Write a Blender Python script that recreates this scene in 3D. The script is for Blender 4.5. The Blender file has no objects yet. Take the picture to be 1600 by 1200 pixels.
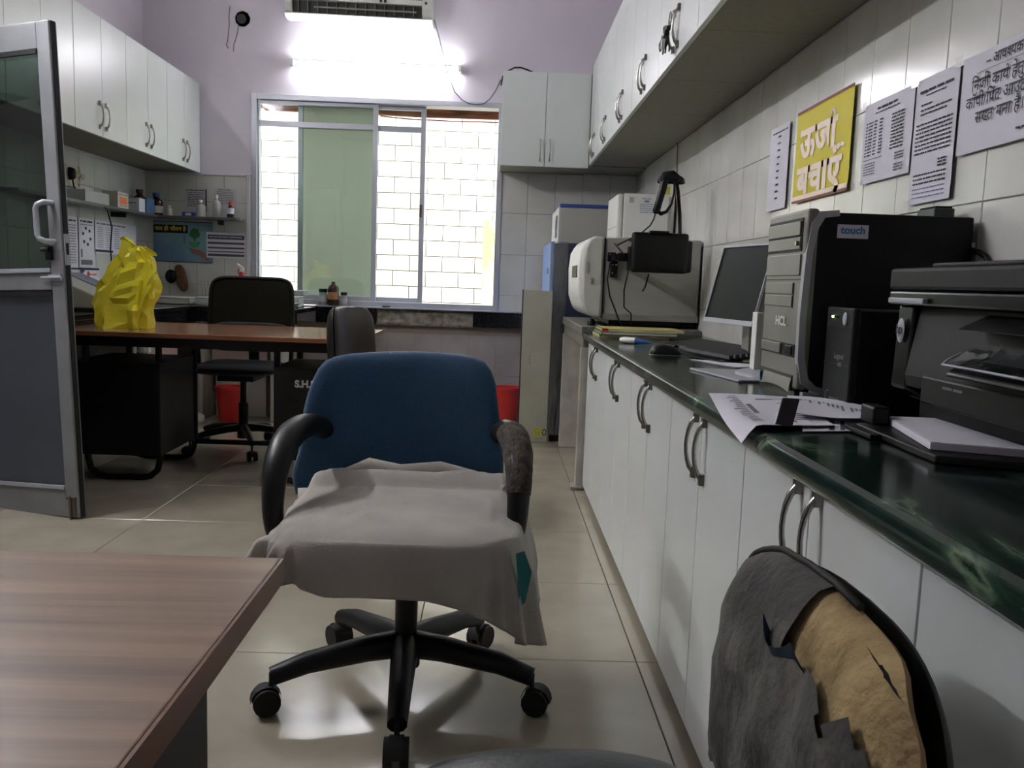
import bpy, bmesh, math, random
from mathutils import Vector, Matrix, noise
random.seed(7)
C = bpy.context.scene.collection
SC = bpy.context.scene
PI = math.pi

def lin(c):
    c = c / 255.0
    return c / 12.92 if c <= .04045 else ((c + .055) / 1.055) ** 2.4
def rgb(r, g, b): return (lin(r), lin(g), lin(b), 1)

# ------------------------------------------------------------------ camera
cam = bpy.data.cameras.new('camera')
cam.sensor_fit = 'HORIZONTAL'; cam.sensor_width = 36; cam.lens = 36 * 1345 / 1600
cam.clip_start = .02
co = bpy.data.objects.new('camera', cam); C.objects.link(co)
R = Matrix(((0.99921719, -0.03257448, -0.02244784),
            (-0.01845408, 0.11810611, -0.99282949),
            (0.03499213, 0.99246655, 0.11741252)))
co.matrix_world = Matrix.Translation((0, 0, 1)) @ R.to_4x4()
SC.camera = co
# ------------------------------------------------------------------ sky, sun, exposure
w = bpy.data.worlds.new('sky'); SC.world = w; w.use_nodes = True
bg = w.node_tree.nodes['Background']
bg.inputs[0].default_value = (.86, .93, 1, 1); bg.inputs[1].default_value = 1.25
sl = bpy.data.lights.new('sun', 'SUN'); sl.energy = .7; sl.angle = .02; sl.color = (1, .96, .88)
so = bpy.data.objects.new('sun', sl); C.objects.link(so)
so.rotation_euler = Vector((.25, .38, -1)).to_track_quat('-Z', 'Y').to_euler()
SC.view_settings.view_transform = 'Standard'; SC.view_settings.look = 'None'
SC.view_settings.gamma = 1; SC.view_settings.use_curve_mapping = False
SC.view_settings.exposure = 2.75
TUBE_BACK = 12; TUBE_SIDE = 58

# ------------------------------------------------------------------ materials
def mat(name, col, rough=.5, metal=0, spec=.5, var=0, vscale=8, col2=None, bump=0, bscale=60, coat=0,
        vstretch=(1, 1, 1), trans=0, alpha=1, detail=4, obj_coords=True, sheen=0):
    m = bpy.data.materials.new(name); m.use_nodes = True
    nt = m.node_tree; N = nt.nodes; L = nt.links
    p = N['Principled BSDF']
    p.inputs['Base Color'].default_value = col; p.inputs['Roughness'].default_value = rough
    p.inputs['Metallic'].default_value = metal; p.inputs['Specular IOR Level'].default_value = spec
    p.inputs['Coat Weight'].default_value = coat; p.inputs['Alpha'].default_value = alpha
    p.inputs['Transmission Weight'].default_value = trans
    p.inputs['Sheen Weight'].default_value = sheen
    if var or bump:
        tc = N.new('ShaderNodeNewGeometry') if not obj_coords else N.new('ShaderNodeTexCoord')
        out = tc.outputs['Position'] if not obj_coords else tc.outputs['Object']
    if var:
        mp = N.new('ShaderNodeMapping'); mp.inputs['Scale'].default_value = vstretch
        L.new(out, mp.inputs[0])
        nz = N.new('ShaderNodeTexNoise'); nz.inputs['Scale'].default_value = vscale; nz.inputs['Detail'].default_value = detail
        L.new(mp.outputs[0], nz.inputs['Vector'])
        rp = N.new('ShaderNodeValToRGB'); rp.color_ramp.elements[0].position = .5 - .2 / max(var, .01) * .5 if var < 1 else .42
        rp.color_ramp.elements[1].position = .5 + .2 / max(var, .01) * .5 if var < 1 else .58
        rp.color_ramp.elements[0].position = max(0, rp.color_ramp.elements[0].position)
        rp.color_ramp.elements[1].position = min(1, rp.color_ramp.elements[1].position)
        rp.color_ramp.elements[0].color = col; rp.color_ramp.elements[1].color = col2 or col
        L.new(nz.outputs[0], rp.inputs[0]); L.new(rp.outputs[0], p.inputs['Base Color'])
    if bump:
        n2 = N.new('ShaderNodeTexNoise'); n2.inputs['Scale'].default_value = bscale; n2.inputs['Detail'].default_value = 3
        L.new(out, n2.inputs['Vector'])
        b = N.new('ShaderNodeBump'); b.inputs['Strength'].default_value = bump; b.inputs['Distance'].default_value = .01
        L.new(n2.outputs[0], b.inputs['Height']); L.new(b.outputs[0], p.inputs['Normal'])
    return m
def glassy(name, tint, gl=.08, rough=.02):
    m = bpy.data.materials.new(name); m.use_nodes = True
    nt = m.node_tree; N = nt.nodes; N.clear()
    t = N.new('ShaderNodeBsdfTransparent'); t.inputs[0].default_value = tint
    g = N.new('ShaderNodeBsdfGlossy'); g.inputs['Roughness'].default_value = rough
    x = N.new('ShaderNodeMixShader'); x.inputs[0].default_value = gl; o = N.new('ShaderNodeOutputMaterial')
    nt.links.new(t.outputs[0], x.inputs[1]); nt.links.new(g.outputs[0], x.inputs[2]); nt.links.new(x.outputs[0], o.inputs[0])
    return m
def veil(name, tint, col, k):
    m = bpy.data.materials.new(name); m.use_nodes = True
    nt = m.node_tree; N = nt.nodes; N.clear()
    t = N.new('ShaderNodeBsdfTransparent'); t.inputs[0].default_value = tint
    g = N.new('ShaderNodeBsdfTranslucent'); g.inputs[0].default_value = col
    d = N.new('ShaderNodeBsdfDiffuse'); d.inputs[0].default_value = col
    x = N.new('ShaderNodeAddShader'); y = N.new('ShaderNodeMixShader'); y.inputs[0].default_value = .5; o = N.new('ShaderNodeOutputMaterial')
    x = N.new('ShaderNodeMixShader'); x.inputs[0].default_value = k
    nt.links.new(g.outputs[0], y.inputs[1]); nt.links.new(d.outputs[0], y.inputs[2])
    nt.links.new(t.outputs[0], x.inputs[1]); nt.links.new(y.outputs[0], x.inputs[2]); nt.links.new(x.outputs[0], o.inputs[0])
    return m
def emit(name, col, s):
    m = bpy.data.materials.new(name); m.use_nodes = True
    p = m.node_tree.nodes['Principled BSDF']
    p.inputs['Emission Color'].default_value = col; p.inputs['Emission Strength'].default_value = s
    return m
M = dict(
    paint=mat('lilac_paint', rgb(218, 211, 220), .75, var=.5, vscale=1.3, col2=rgb(206, 198, 209), bump=.05, bscale=30, obj_coords=False),
    ceil=mat('ceiling_paint', rgb(225, 222, 222), .8),
    grout=mat('grout', rgb(120, 116, 108), .9),
    tile=mat('wall_tile_glaze', rgb(214, 214, 208), .16, var=.6, vscale=3, col2=rgb(196, 195, 186), obj_coords=False, bump=.04, bscale=6),
    tile_low=mat('lower_tile_glaze', rgb(164, 156, 152), .25, var=.6, vscale=4, col2=rgb(146, 137, 133), obj_coords=False),
    floor=mat('floor_tile', rgb(166, 157, 140), .17, var=.5, vscale=5, col2=rgb(152, 143, 126), obj_coords=False),
    floorgap=mat('floor_joint', rgb(100, 95, 86), .9),
    lam=mat('white_laminate', rgb(216, 221, 220), .3, var=.4, vscale=2, col2=rgb(212, 216, 210), obj_coords=False, bump=.03, bscale=350),
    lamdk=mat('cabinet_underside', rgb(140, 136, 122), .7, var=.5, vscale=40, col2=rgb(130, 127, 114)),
    carcass=mat('cabinet_edge', rgb(95, 90, 80), .8),
    chrome=mat('brushed_steel', rgb(170, 168, 162), .25, metal=1),
    alu=mat('aluminium', rgb(146, 148, 150), .45, metal=.3, var=.5, vscale=6, col2=rgb(130, 132, 134)),
    aluw=mat('window_aluminium', rgb(178, 180, 188), .4, metal=.25),
    blackm=mat('black_metal', rgb(13, 12, 12), .4, spec=.3, bump=.03),
    blackp=mat('black_plastic', rgb(11, 11, 12), .42, spec=.35),
    blackg=mat('gloss_black', rgb(12, 13, 15), .25, spec=.35),
    darkp=mat('charcoal_plastic', rgb(30, 30, 31), .55, spec=.3, bump=.05, bscale=200),
    pcside=mat('black_painted_steel', rgb(6, 6, 7), .5, spec=.25),
    silver=mat('silver_plastic', rgb(128, 125, 118), .4, metal=.2, var=.5, vscale=7, col2=rgb(114, 110, 103)),
    silverl=mat('light_silver', rgb(168, 170, 176), .42, metal=.1),
    whitep=mat('white_plastic', rgb(222, 222, 216), .4),
    greyp=mat('warm_grey_plastic', rgb(168, 166, 158), .5, var=.4, vscale=5, col2=rgb(164, 162, 152)),
    beige=mat('beige_panel', rgb(176, 174, 158), .45, var=.6, vscale=5, col2=rgb(162, 160, 146)),
    blueb=mat('light_blue_paint', rgb(120, 150, 205), .35),
    navy=mat('navy_paint', rgb(34, 42, 70), .3),
    bluestr=mat('blue_strip', rgb(52, 78, 150), .4),
    film=glassy('plastic_film', (.8, .84, .9, 1), .28, .18),
    bluefab=mat('blue_fabric', rgb(32, 76, 108), .95, var=.8, vscale=260, col2=rgb(26, 64, 94), bump=.25, bscale=500, sheen=.4),
    teal=mat('teal_fabric', rgb(24, 92, 92), .9, bump=.2, bscale=300),
    cloth=mat('grey_cloth', rgb(178, 173, 164), .95, var=.7, vscale=4, col2=rgb(156, 151, 144), bump=.2, bscale=240, detail=2),
    brownl=mat('brown_leather', rgb(58, 46, 42), .3, bump=.06, bscale=140),
    seatbk=mat('black_rexine', rgb(44, 46, 52), .34, bump=.1, bscale=90),
    torn=mat('worn_grey_rexine', rgb(96, 92, 86), .8, var=.9, vscale=12, col2=rgb(60, 58, 55), bump=.5, bscale=50),
    foam=mat('foam', rgb(176, 152, 108), .95, var=.8, vscale=20, col2=rgb(140, 118, 80), bump=.6, bscale=60),
    footf=mat('worn_pad', rgb(86, 76, 66), .95, var=.9, vscale=40, col2=rgb(52, 46, 40), bump=.8, bscale=120),
    wood=mat('brown_laminate', rgb(156, 124, 96), .38, var=.75, vscale=7, col2=rgb(120, 92, 72), vstretch=(.25, 6, 6), detail=6, obj_coords=False),
    woodedge=mat('laminate_edge', rgb(120, 74, 46), .35),
    deskdk=mat('dark_desk_panel', rgb(44, 32, 26), .5),
    woodback=mat('light_brown_laminate', rgb(152, 110, 82), .18, var=.5, vscale=4, col2=rgb(132, 92, 68), vstretch=(.4, 4, 4), obj_coords=False),
    granite=mat('black_granite', rgb(20, 20, 22), .12, var=.8, vscale=90, col2=rgb(38, 38, 40)),
    greygran=mat('grey_stone_edge', rgb(120, 116, 108), .5, var=.8, vscale=30, col2=rgb(96, 92, 86)),
    marble=mat('white_marble', rgb(186, 182, 172), .4, var=.7, vscale=8, col2=rgb(160, 154, 142)),
    plaster=mat('rough_plaster', rgb(150, 142, 128), .95, var=.9, vscale=20, col2=rgb(112, 104, 90), bump=.8, bscale=40),
    mortar=mat('mortar', rgb(110, 88, 74), .95),
    brick=mat('white_painted_block', rgb(226, 222, 206), .9, var=.6, vscale=4, col2=rgb(212, 208, 190), bump=.3, bscale=30),
    moss=mat('mossy_wall', rgb(196, 188, 120), .95, var=.9, vscale=6, col2=rgb(226, 220, 188), obj_coords=False),
    bamboo=mat('old_timber', rgb(150, 96, 58), .8, var=.9, vscale=10, col2=rgb(100, 62, 36), vstretch=(.5, 4, 4)),
    redwire=mat('red_wire', rgb(170, 80, 72), .6),
    ground=mat('earth', rgb(150, 140, 120), .95),
    glass=glassy('clear_glass', (.9, .95, .92, 1), .05),
    screen=veil('green_insect_screen', (.36, .35, .33, 1), rgb(220, 218, 212), .6),
    doorglass=glassy('dark_tinted_glass', (.30, .36, .33, 1), .07, .05),
    doorpanel=mat('grey_blue_panel', rgb(72, 78, 86), .3, var=.4, vscale=3, col2=rgb(64, 70, 78)),
    rubber=mat('rubber', rgb(26, 25, 24), .7),
    yellow=mat('yellow_bag_plastic', rgb(246, 232, 60), .3, trans=0, bump=.6, bscale=16),
    red=mat('red_plastic', rgb(196, 40, 34), .35),
    paper=mat('paper', rgb(214, 212, 220), .8),
    paper2=mat('old_paper', rgb(196, 192, 196), .8),
    ink=mat('ink', rgb(50, 50, 58), .8),
    inkl=mat('faint_ink', rgb(112, 112, 120), .8),
    ypost=mat('yellow_print', rgb(206, 192, 40), .5, spec=.25, bump=.15, bscale=12),
    ypale=mat('pale_print', rgb(238, 218, 196), .45),
    redink=mat('dark_red_print', rgb(120, 40, 40), .5),
    amber=mat('amber_glass', rgb(58, 30, 18), .12),
    amberlab=mat('tan_label', rgb(176, 128, 84), .6),
    greenpl=mat('clear_green_plastic', rgb(130, 166, 160), .2),
    frost=mat('frosted_plastic', rgb(196, 200, 196), .35, alpha=.75),
    bluebox=mat('blue_carton', rgb(70, 104, 140), .6),
    orange=mat('orange_print', rgb(214, 110, 70), .6),
    carton=mat('mauve_carton', rgb(176, 146, 136), .8),
    cartonw=mat('white_carton', rgb(190, 186, 176), .7),
    deepblue=mat('blue_print', rgb(96, 132, 160), .5, var=.9, vscale=2.5, col2=rgb(120, 160, 168), obj_coords=False),
    yink=mat('yellow_ink', rgb(226, 204, 60), .6),
    green=mat('green_print', rgb(40, 110, 56), .6),
    brownw=mat('cane_brown', rgb(116, 78, 44), .7, var=.8, vscale=30, col2=rgb(84, 54, 30)),
    skinp=mat('brown_print', rgb(150, 100, 84), .6),
    yellowlab=mat('yellow_label', rgb(200, 196, 70), .5),
    lcd=mat('lcd_black', rgb(20, 21, 24), .33, spec=.06),
    capblue=mat('blue_cap', rgb(40, 84, 150), .35),
    bookyel=mat('yellow_cover', rgb(190, 180, 110), .6),
    bookgr=mat('green_cover', rgb(110, 140, 120), .6),
    keycap=mat('keycap', rgb(38, 38, 40), .5),
    acw=mat('ac_white', rgb(214, 216, 208), .4),
    acdark=mat('ac_dark', rgb(42, 42, 38), .6),
    acgrey=mat('ac_filter', rgb(128, 124, 116), .6),
    tube=emit('tube_glow', (.95, .97, 1, 1), TUBE_BACK), tube_side=emit('bright_tube_glow', (.95, .97, 1, 1), TUBE_SIDE),
    bluel=mat('tiny_blue_text', rgb(60, 130, 190), .5),
    led=emit('green_led', (.5, 1, .2, 1), 3),
    clearp=glassy('clear_plastic_bag', (.86, .88, .9, 1), .22, .12),
    meshf=glassy('chair_mesh', (.035, .035, .04, 1), .03, .4),
)
def marble_green():
    m = bpy.data.materials.new('green_marble'); m.use_nodes = True; nt = m.node_tree; N = nt.nodes; L = nt.links
    p = N['Principled BSDF']; p.inputs['Roughness'].default_value = .14
    g = N.new('ShaderNodeNewGeometry'); mp = N.new('ShaderNodeMapping'); mp.inputs['Scale'].default_value = (1, .55, 1); mp.inputs['Rotation'].default_value = (0, 0, .5)
    n1 = N.new('ShaderNodeTexNoise'); n1.inputs['Scale'].default_value = 6; n1.inputs['Detail'].default_value = 8; n1.inputs['Distortion'].default_value = 1.6
    L.new(g.outputs['Position'], mp.inputs[0]); L.new(mp.outputs[0], n1.inputs['Vector'])
    r = N.new('ShaderNodeValToRGB'); e = r.color_ramp.elements
    e[0].position = .36; e[0].color = rgb(12, 20, 19); e[1].position = .54; e[1].color = rgb(28, 48, 40)
    x = r.color_ramp.elements.new(.60); x.color = rgb(48, 72, 58)
    x = r.color_ramp.elements.new(.635); x.color = rgb(104, 122, 98)
    x = r.color_ramp.elements.new(.67); x.color = rgb(34, 54, 46)
    L.new(n1.outputs[0], r.inputs[0]); L.new(r.outputs[0], p.inputs['Base Color'])
    return m
M['gmarble'] = marble_green()

# ------------------------------------------------------------------ mesh builder
class MB:
    def __init__(s): s.v = []; s.f = []
    def add(s, vs, fs):
        o = len(s.v); s.v += [Vector(a) for a in vs]; s.f += [tuple(i + o for i in f) for f in fs]; return s
    def box(s, x0, x1, y0, y1, z0, z1):
        return s.add([(x, y, z) for z in (z0, z1) for x, y in ((x0, y0), (x1, y0), (x1, y1), (x0, y1))],
                     [(3, 2, 1, 0), (4, 5, 6, 7), (0, 1, 5, 4), (1, 2, 6, 5), (2, 3, 7, 6), (3, 0, 4, 7)])
    def tube(s, pts, r, n=8, caps=True, flat=1.0, up=(0, 0, 1), closed=False):
        pts = [Vector(p) for p in pts]; k = len(pts)
        rs = r if isinstance(r, (list, tuple)) else [r] * k
        vs = []; last = None
        for i, p in enumerate(pts):
            a = pts[i - 1] if (i or closed) else p; b = pts[(i + 1) % k] if (i < k - 1 or closed) else p
            t = (b - a).normalized()
            if last is None:
                q = Vector(up)
                if abs(q.dot(t)) > .95: q = Vector((1, 0, 0))
            else: q = last
            x = (q - t * q.dot(t)).normalized(); y = t.cross(x); last = x
            for j in range(n):
                an = 2 * PI * j / n
                vs.append(p + x * (math.cos(an) * rs[i] * flat) + y * (math.sin(an) * rs[i]))
        fs = []
        for i in range(k if closed else k - 1):
            for j in range(n):
                a = i * n + j; b = i * n + (j + 1) % n; i2 = (i + 1) % k
                fs.append((a, b, i2 * n + (j + 1) % n, i2 * n + j))
        if caps and not closed:
            fs.append(tuple(range(n))[::-1]); fs.append(tuple((k - 1) * n + j for j in range(n)))
        return s.add(vs, fs)
    def lathe(s, prof, cx=0, cy=0, cz=0, n=20, axis='z'):
        vs = []; fs = []
        for r, z in prof:
            for j in range(n):
                a = 2 * PI * j / n; c, d = r * math.cos(a), r * math.sin(a)
                vs.append((cx + c, cy + d, cz + z) if axis == 'z' else ((cx + z, cy + c, cz + d) if axis == 'x' else (cx + d, cy + z, cz + c)))
        for i in range(len(prof) - 1):
            for j in range(n):
                fs.append((i * n + j, i * n + (j + 1) % n, (i + 1) * n + (j + 1) % n, (i + 1) * n + j))
        fs.append(tuple(range(n))[::-1]); fs.append(tuple((len(prof) - 1) * n + j for j in range(n)))
        return s.add(vs, fs)
    def prism(s, poly, fn0, fn1):
        n = len(poly)
        vs = [fn0(*p) for p in poly] + [fn1(*p) for p in poly]
        fs = [tuple(range(n))[::-1], tuple(range(n, 2 * n))] + [(i, (i + 1) % n, n + (i + 1) % n, n + i) for i in range(n)]
        return s.add(vs, fs)
    def grid(s, nu, nv, fn, closeu=False):
        vs = [fn(i / nu, j / nv) for j in range(nv + 1) for i in range(nu + (0 if closeu else 1))]
        w_ = nu if closeu else nu + 1; fs = []
        for j in range(nv):
            for i in range(nu):
                i2 = (i + 1) % w_ if closeu else i + 1
                fs.append((j * w_ + i, j * w_ + i2, (j + 1) * w_ + i2, (j + 1) * w_ + i))
        return s.add(vs, fs)
    def pad(s, ol, tf, tb, fn, p=4, rings=(1, .985, .95, .88, .75, .5, .25)):
        n = len(ol); base = len(s.v); h = lambda r: max(0, 1 - r ** p) ** .5
        cu = sum(a for a, b in ol) / n; cv = sum(b for a, b in ol) / n
        def ring(r, t): return [fn(cu + (a - cu) * r, cv + (b - cv) * r, t * h(r)) for a, b in ol]
        vs = ring(1, 0); fs = []
        for sg, T in ((1, tf), (-1, -tb)):
            prev = 0
            for r in rings[1:]:
                cur = len(vs); vs += ring(r, T)
                for j in range(n):
                    q = (prev + j, prev + (j + 1) % n, cur + (j + 1) % n, cur + j)
                    fs.append(q if sg > 0 else q[::-1])
                prev = cur
            c = len(vs); vs.append(fn(cu, cv, T))
            for j in range(n):
                q = (prev + j, prev + (j + 1) % n, c); fs.append(q if sg > 0 else q[::-1])
        return s.add(vs, fs)
def superol(w, h, n=5, wt=None, k=40):
    out = []
    for i in range(k):
        a = 2 * PI * i / k; c, d = math.cos(a), math.sin(a)
        x = math.copysign(abs(c) ** (2 / n), c); y = math.copysign(abs(d) ** (2 / n), d)
        ww = w if wt is None else w + (wt - w) * (y + 1) / 2
        out.append((x * ww / 2, y * h / 2))
    return out
def root_matrix(o):
    while o.parent: o = o.parent
    return o.matrix_basis.copy()
def mk(name, mb, m, parent=None, label=None, smooth=False, bevel=0, weld=False, wnorm=True, seg=2, kind=None, loc=None, flatten=None):
    me = bpy.data.meshes.new(name)
    vs = mb.v
    if parent is None:
        if loc is None:
            xs = [v.x for v in vs]; ys = [v.y for v in vs]; zs = [v.z for v in vs]
            loc = ((min(xs) + max(xs)) / 2, (min(ys) + max(ys)) / 2, min(zs))
        loc = Vector(loc); vs = [v - loc for v in vs]
    else:
        I = root_matrix(parent).inverted(); vs = [I @ v for v in vs]
    me.from_pydata([tuple(v) for v in vs], [], mb.f); me.update()
    b = bmesh.new(); b.from_mesh(me); bmesh.ops.recalc_face_normals(b, faces=b.faces); b.to_mesh(me); b.free()
    me.materials.append(m)
    if smooth:
        me.polygons.foreach_set('use_smooth', [True] * len(me.polygons))
        if isinstance(smooth, (int, float)) and not isinstance(smooth, bool):
            me.set_sharp_from_angle(angle=math.radians(smooth))
    o = bpy.data.objects.new(name, me); C.objects.link(o)
    if parent is not None: o.parent = parent
    else: o.location = loc
    if label: o['label'] = label
    if kind: o['kind'] = kind
    if bevel:
        bv = o.modifiers.new('bevel', 'BEVEL'); bv.width = bevel; bv.segments = seg; bv.limit_method = 'ANGLE'
    return o
def thing(name, label, cat, loc=(0, 0, 0), rotz=0, group=None, mtx=None):
    o = bpy.data.objects.new(name, None); C.objects.link(o)
    o.matrix_basis = mtx if mtx is not None else Matrix.Translation(loc) @ Matrix.Rotation(rotz, 4, 'Z')
    o.empty_display_size = .05
    o['label'] = label; o['category'] = cat
    if group: o['group'] = group
    return o
def tag(o, label, cat, group=None):
    o['label'] = label; o['category'] = cat
    if group: o['group'] = group
    return o
def struct(name, mb, m, **k):
    o = mk(name, mb, m, **k); o['kind'] = 'structure'; return o
def copy_tree(o, parent=None):
    c = o.copy(); C.objects.link(c)
    if parent is not None: c.parent = parent
    for ch in KIDS.get(o, []) or [x for x in o.children]: copy_tree(ch, c)
    return c
KIDS = {}
def box(name, x0, x1, y0, y1, z0, z1, m, parent=None, bevel=.002, **k):
    return mk(name, MB().box(x0, x1, y0, y1, z0, z1), m, parent, bevel=bevel, **k)

# ------------------------------------------------------------------ lettering
def glyph_mesh(s, size, bold=0):
    vs, fs = glyph_unit(s, round(bold / size, 4))
    return [v * size for v in vs], fs
GL = {}
def glyph_unit(s, bold):
    if (s, bold) not in GL: GL[(s, bold)] = glyph_make(s, 1.0, bold)
    return GL[(s, bold)]
def glyph_make(s, size, bold=0):
    c = bpy.data.curves.new('t', 'FONT'); c.body = s; c.size = size; c.resolution_u = 4; c.offset = bold
    o = bpy.data.objects.new('t', c); C.objects.link(o)
    dg = bpy.context.evaluated_depsgraph_get(); dg.update()
    me = bpy.data.meshes.new_from_object(o.evaluated_get(dg))
    vs = [v.co.copy() for v in me.vertices]; fs = [tuple(p.vertices) for p in me.polygons]
    bpy.data.objects.remove(o); bpy.data.curves.remove(c); bpy.data.meshes.remove(me)
    return vs, fs
BARW = {}
def advance(s, size):
    a, _ = glyph_mesh(s + 'I', size); b, _ = glyph_mesh('I', size)
    return max(v.x for v in a) - max(v.x for v in b)
def text2d(tokens, size, bold=0):
    """tokens: strings, ('half', c) a letter without its right stem, ('rakar', c) a letter with the slanting r stroke, ('reph', c) hook above the last letter"""
    if isinstance(tokens, str): tokens = [tokens]
    V = []; F = []; x = 0
    def put(vs, fs, dx):
        o = len(V); V.extend([Vector((v.x + dx, v.y, 0)) for v in vs]); F.extend([tuple(i + o for i in f) for f in fs])
    def bar(p, q, w_):
        p = Vector((*p, 0)); q = Vector((*q, 0)); d = (q - p).normalized(); nrm = Vector((-d.y, d.x, 0)) * w_ / 2
        put([p + nrm, p - nrm, q - nrm, q + nrm], [(0, 1, 2, 3)], 0)
    for t in tokens:
        if isinstance(t, str):
            vs, fs = glyph_mesh(t, size, bold); put(vs, fs, x); x += advance(t, size)
        elif t[0] == 'half':
            vs, fs = glyph_mesh(t[1], size, bold); adv = advance(t[1], size)
            b = bmesh.new(); bv = [b.verts.new(v) for v in vs]
            for f in fs:
                try: b.faces.new([bv[i] for i in f])
                except ValueError: pass
            cut = adv - .21 * size
            bmesh.ops.bisect_plane(b, geom=b.verts[:] + b.edges[:] + b.faces[:], plane_co=(cut, 0, 0), plane_no=(1, 0, 0), clear_outer=True)
            b.verts.index_update()
            put([v.co.copy() for v in b.verts], [tuple(v.index for v in f.verts) for f in b.faces], x); b.free()
            x += cut - .01 * size
        elif t[0] == 'rakar':
            vs, fs = glyph_mesh(t[1], size, bold); adv = advance(t[1], size); put(vs, fs, x)
            bar((x + adv - .17 * size, .2 * size), (x + adv - .42 * size, .03 * size), .07 * size); x += adv
        elif t[0] == 'reph':
            vs, fs = glyph_mesh(t[1], size, bold); adv = advance(t[1], size); put(vs, fs, x)
            cx = x + adv - .13 * size; pts = [(0, .62), (.02, .72), (-.04, .80), (-.13, .80), (-.17, .73)]
            for a, c in zip(pts, pts[1:]): bar((cx + a[0] * size, a[1] * size), (cx + c[0] * size, c[1] * size), .07 * size)
            x += adv
    return V, F, x
class Frame:
    """a flat rectangle in the world: tl corner, u along the top, v down, w out of the face"""
    def __init__(s, tl, tr, bl):
        s.o = Vector(tl); U = Vector(tr) - s.o; V_ = Vector(bl) - s.o
        s.W = U.length; s.H = V_.length; s.u = U.normalized(); s.v = V_.normalized(); s.n = -s.u.cross(s.v)
    def at(s, a, b, c=0): return s.o + s.u * a + s.v * b + s.n * c
def letter(fr, tokens, size, a, b, m, parent, name='lettering', bold=0, w_=.0012, align='l', sx=1, label=None, fitw=None):
    V, F, wd = text2d(tokens, size, bold)
    if fitw: sx = fitw / wd
    off = {'l': 0, 'c': -wd * sx / 2, 'r': -wd * sx}[align]
    return mk(name, MB().add([fr.at(a + off + v.x * sx, b - v.y, w_) for v in V], F), m, parent, label=label)
def words(fr, rows, m, parent, name='printed_text', w_=.001):
    """rows: (u0, u1, v, height): a line of tiny unreadable print as word-long dashes"""
    mb = MB()
    for u0, u1, v, h in rows:
        x = u0
        while x < u1:
            l = min(random.uniform(1.2, 5) * h, u1 - x)
            mb.add([fr.at(x, v, w_), fr.at(x + l, v, w_), fr.at(x + l, v + h * .7, w_), fr.at(x, v + h * .7, w_)], [(0, 1, 2, 3)])
            x += l + h * .6
    return mk(name, mb, m, parent)
def rect(fr, a0, a1, b0, b1, w_=.001):
    return MB().add([fr.at(a0, b0, w_), fr.at(a1, b0, w_), fr.at(a1, b1, w_), fr.at(a0, b1, w_)], [(0, 1, 2, 3)])
def sheet(name, fr, m, parent=None, wav=.0015, th=.0006, seed=0, n=10, label=None):
    mb = MB()
    def f(t):
        return lambda i, j: fr.at(i * fr.W, j * fr.H, t - wav * .2 + wav * abs(noise.noise(Vector((i * 3 + seed, j * 3, seed)))) * -1)
    mb.grid(n, n, f(0)); mb.grid(n, n, f(-th))
    k = n + 1; N0 = k * k
    rim = [i for i in range(n)] + [n + k * j for j in range(n)] + [N0 - 1 - i for i in range(n)] + [k * (n - j) for j in range(n)]
    for q in range(len(rim)):
        a, b = rim[q], rim[(q + 1) % len(rim)]; mb.f.append((a, b, b + N0, a + N0))
    return mk(name, mb, m, parent, smooth=40, label=label)

# ================================================================== SETTING
XL, XR, YB, YF, ZC = -2.56, 1.007, 6.4, -1.6, 3.2
fl = struct('floor', MB().box(XL - .1, XR + .1, YF - .1, YB + .1, -.1, -.008), M['floorgap'])
def share(name, me, m4, parent, rootM):
    o = bpy.data.objects.new(name, me); C.objects.link(o); o.parent = parent
    o.matrix_basis = rootM.inverted() @ m4
    return o
def tilemesh(w_, h_, t, m, bev=.0015):
    """tile in its XY plane, face up +z, top at z=0"""
    mb = MB(); a, b = w_ / 2, h_ / 2
    mb.add([(-a, -b, -t), (a, -b, -t), (a, b, -t), (-a, b, -t), (-a, -b, -bev), (a, -b, -bev), (a, b, -bev), (-a, b, -bev),
            (-a + bev, -b + bev, 0), (a - bev, -b + bev, 0), (a - bev, b - bev, 0), (-a + bev, b - bev, 0)],
           [(0, 1, 5, 4), (1, 2, 6, 5), (2, 3, 7, 6), (3, 0, 4, 7), (4, 5, 9, 8), (5, 6, 10, 9), (6, 7, 11, 10), (7, 4, 8, 11), (8, 9, 10, 11)])
    me = bpy.data.meshes.new('tile'); me.from_pydata([tuple(v) for v in mb.v], [], mb.f); me.materials.append(m); me.update()
    return me
ftm = tilemesh(.598, .598, .01, M['floor'])
fr_ = fl.matrix_basis.copy()
x = XL + .3
for i in range(6):
    for j in range(13):
        cx, cy = XL + .27 + i * .6, YB - .3 - j * .6
        share('tile', ftm, Matrix.Translation((cx, cy, -random.uniform(0, .0005))), fl, fr_)
wl = struct('wall_left', MB().box(XL - .2, XL, YF - .2, YB + .2, 0, ZC), M['paint'])
wr = struct('wall_right', MB().box(XR, XR + .2, YF - .2, YB + .2, 0, ZC), M['paint'])
wf = struct('wall_front', MB().box(XL, XR, YF - .2, YF, 0, ZC), M['paint'])
WX0, WX1, WZ0, WZ1 = -1.79, .015, .775, 2.275
wb = MB(); wb.box(XL, WX0, YB, YB + .2, 0, ZC); wb.box(WX1, XR, YB, YB + .2, 0, ZC)
wb.box(WX0, WX1, YB, YB + .2, 0, WZ0); wb.box(WX0, WX1, YB, YB + .2, WZ1, ZC)
wb = struct('wall_back', wb, M['paint'])
struct('ceiling', MB().box(XL - .2, XR + .2, YF - .2, YB + .2, ZC, ZC + .15), M['ceil'])
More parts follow.
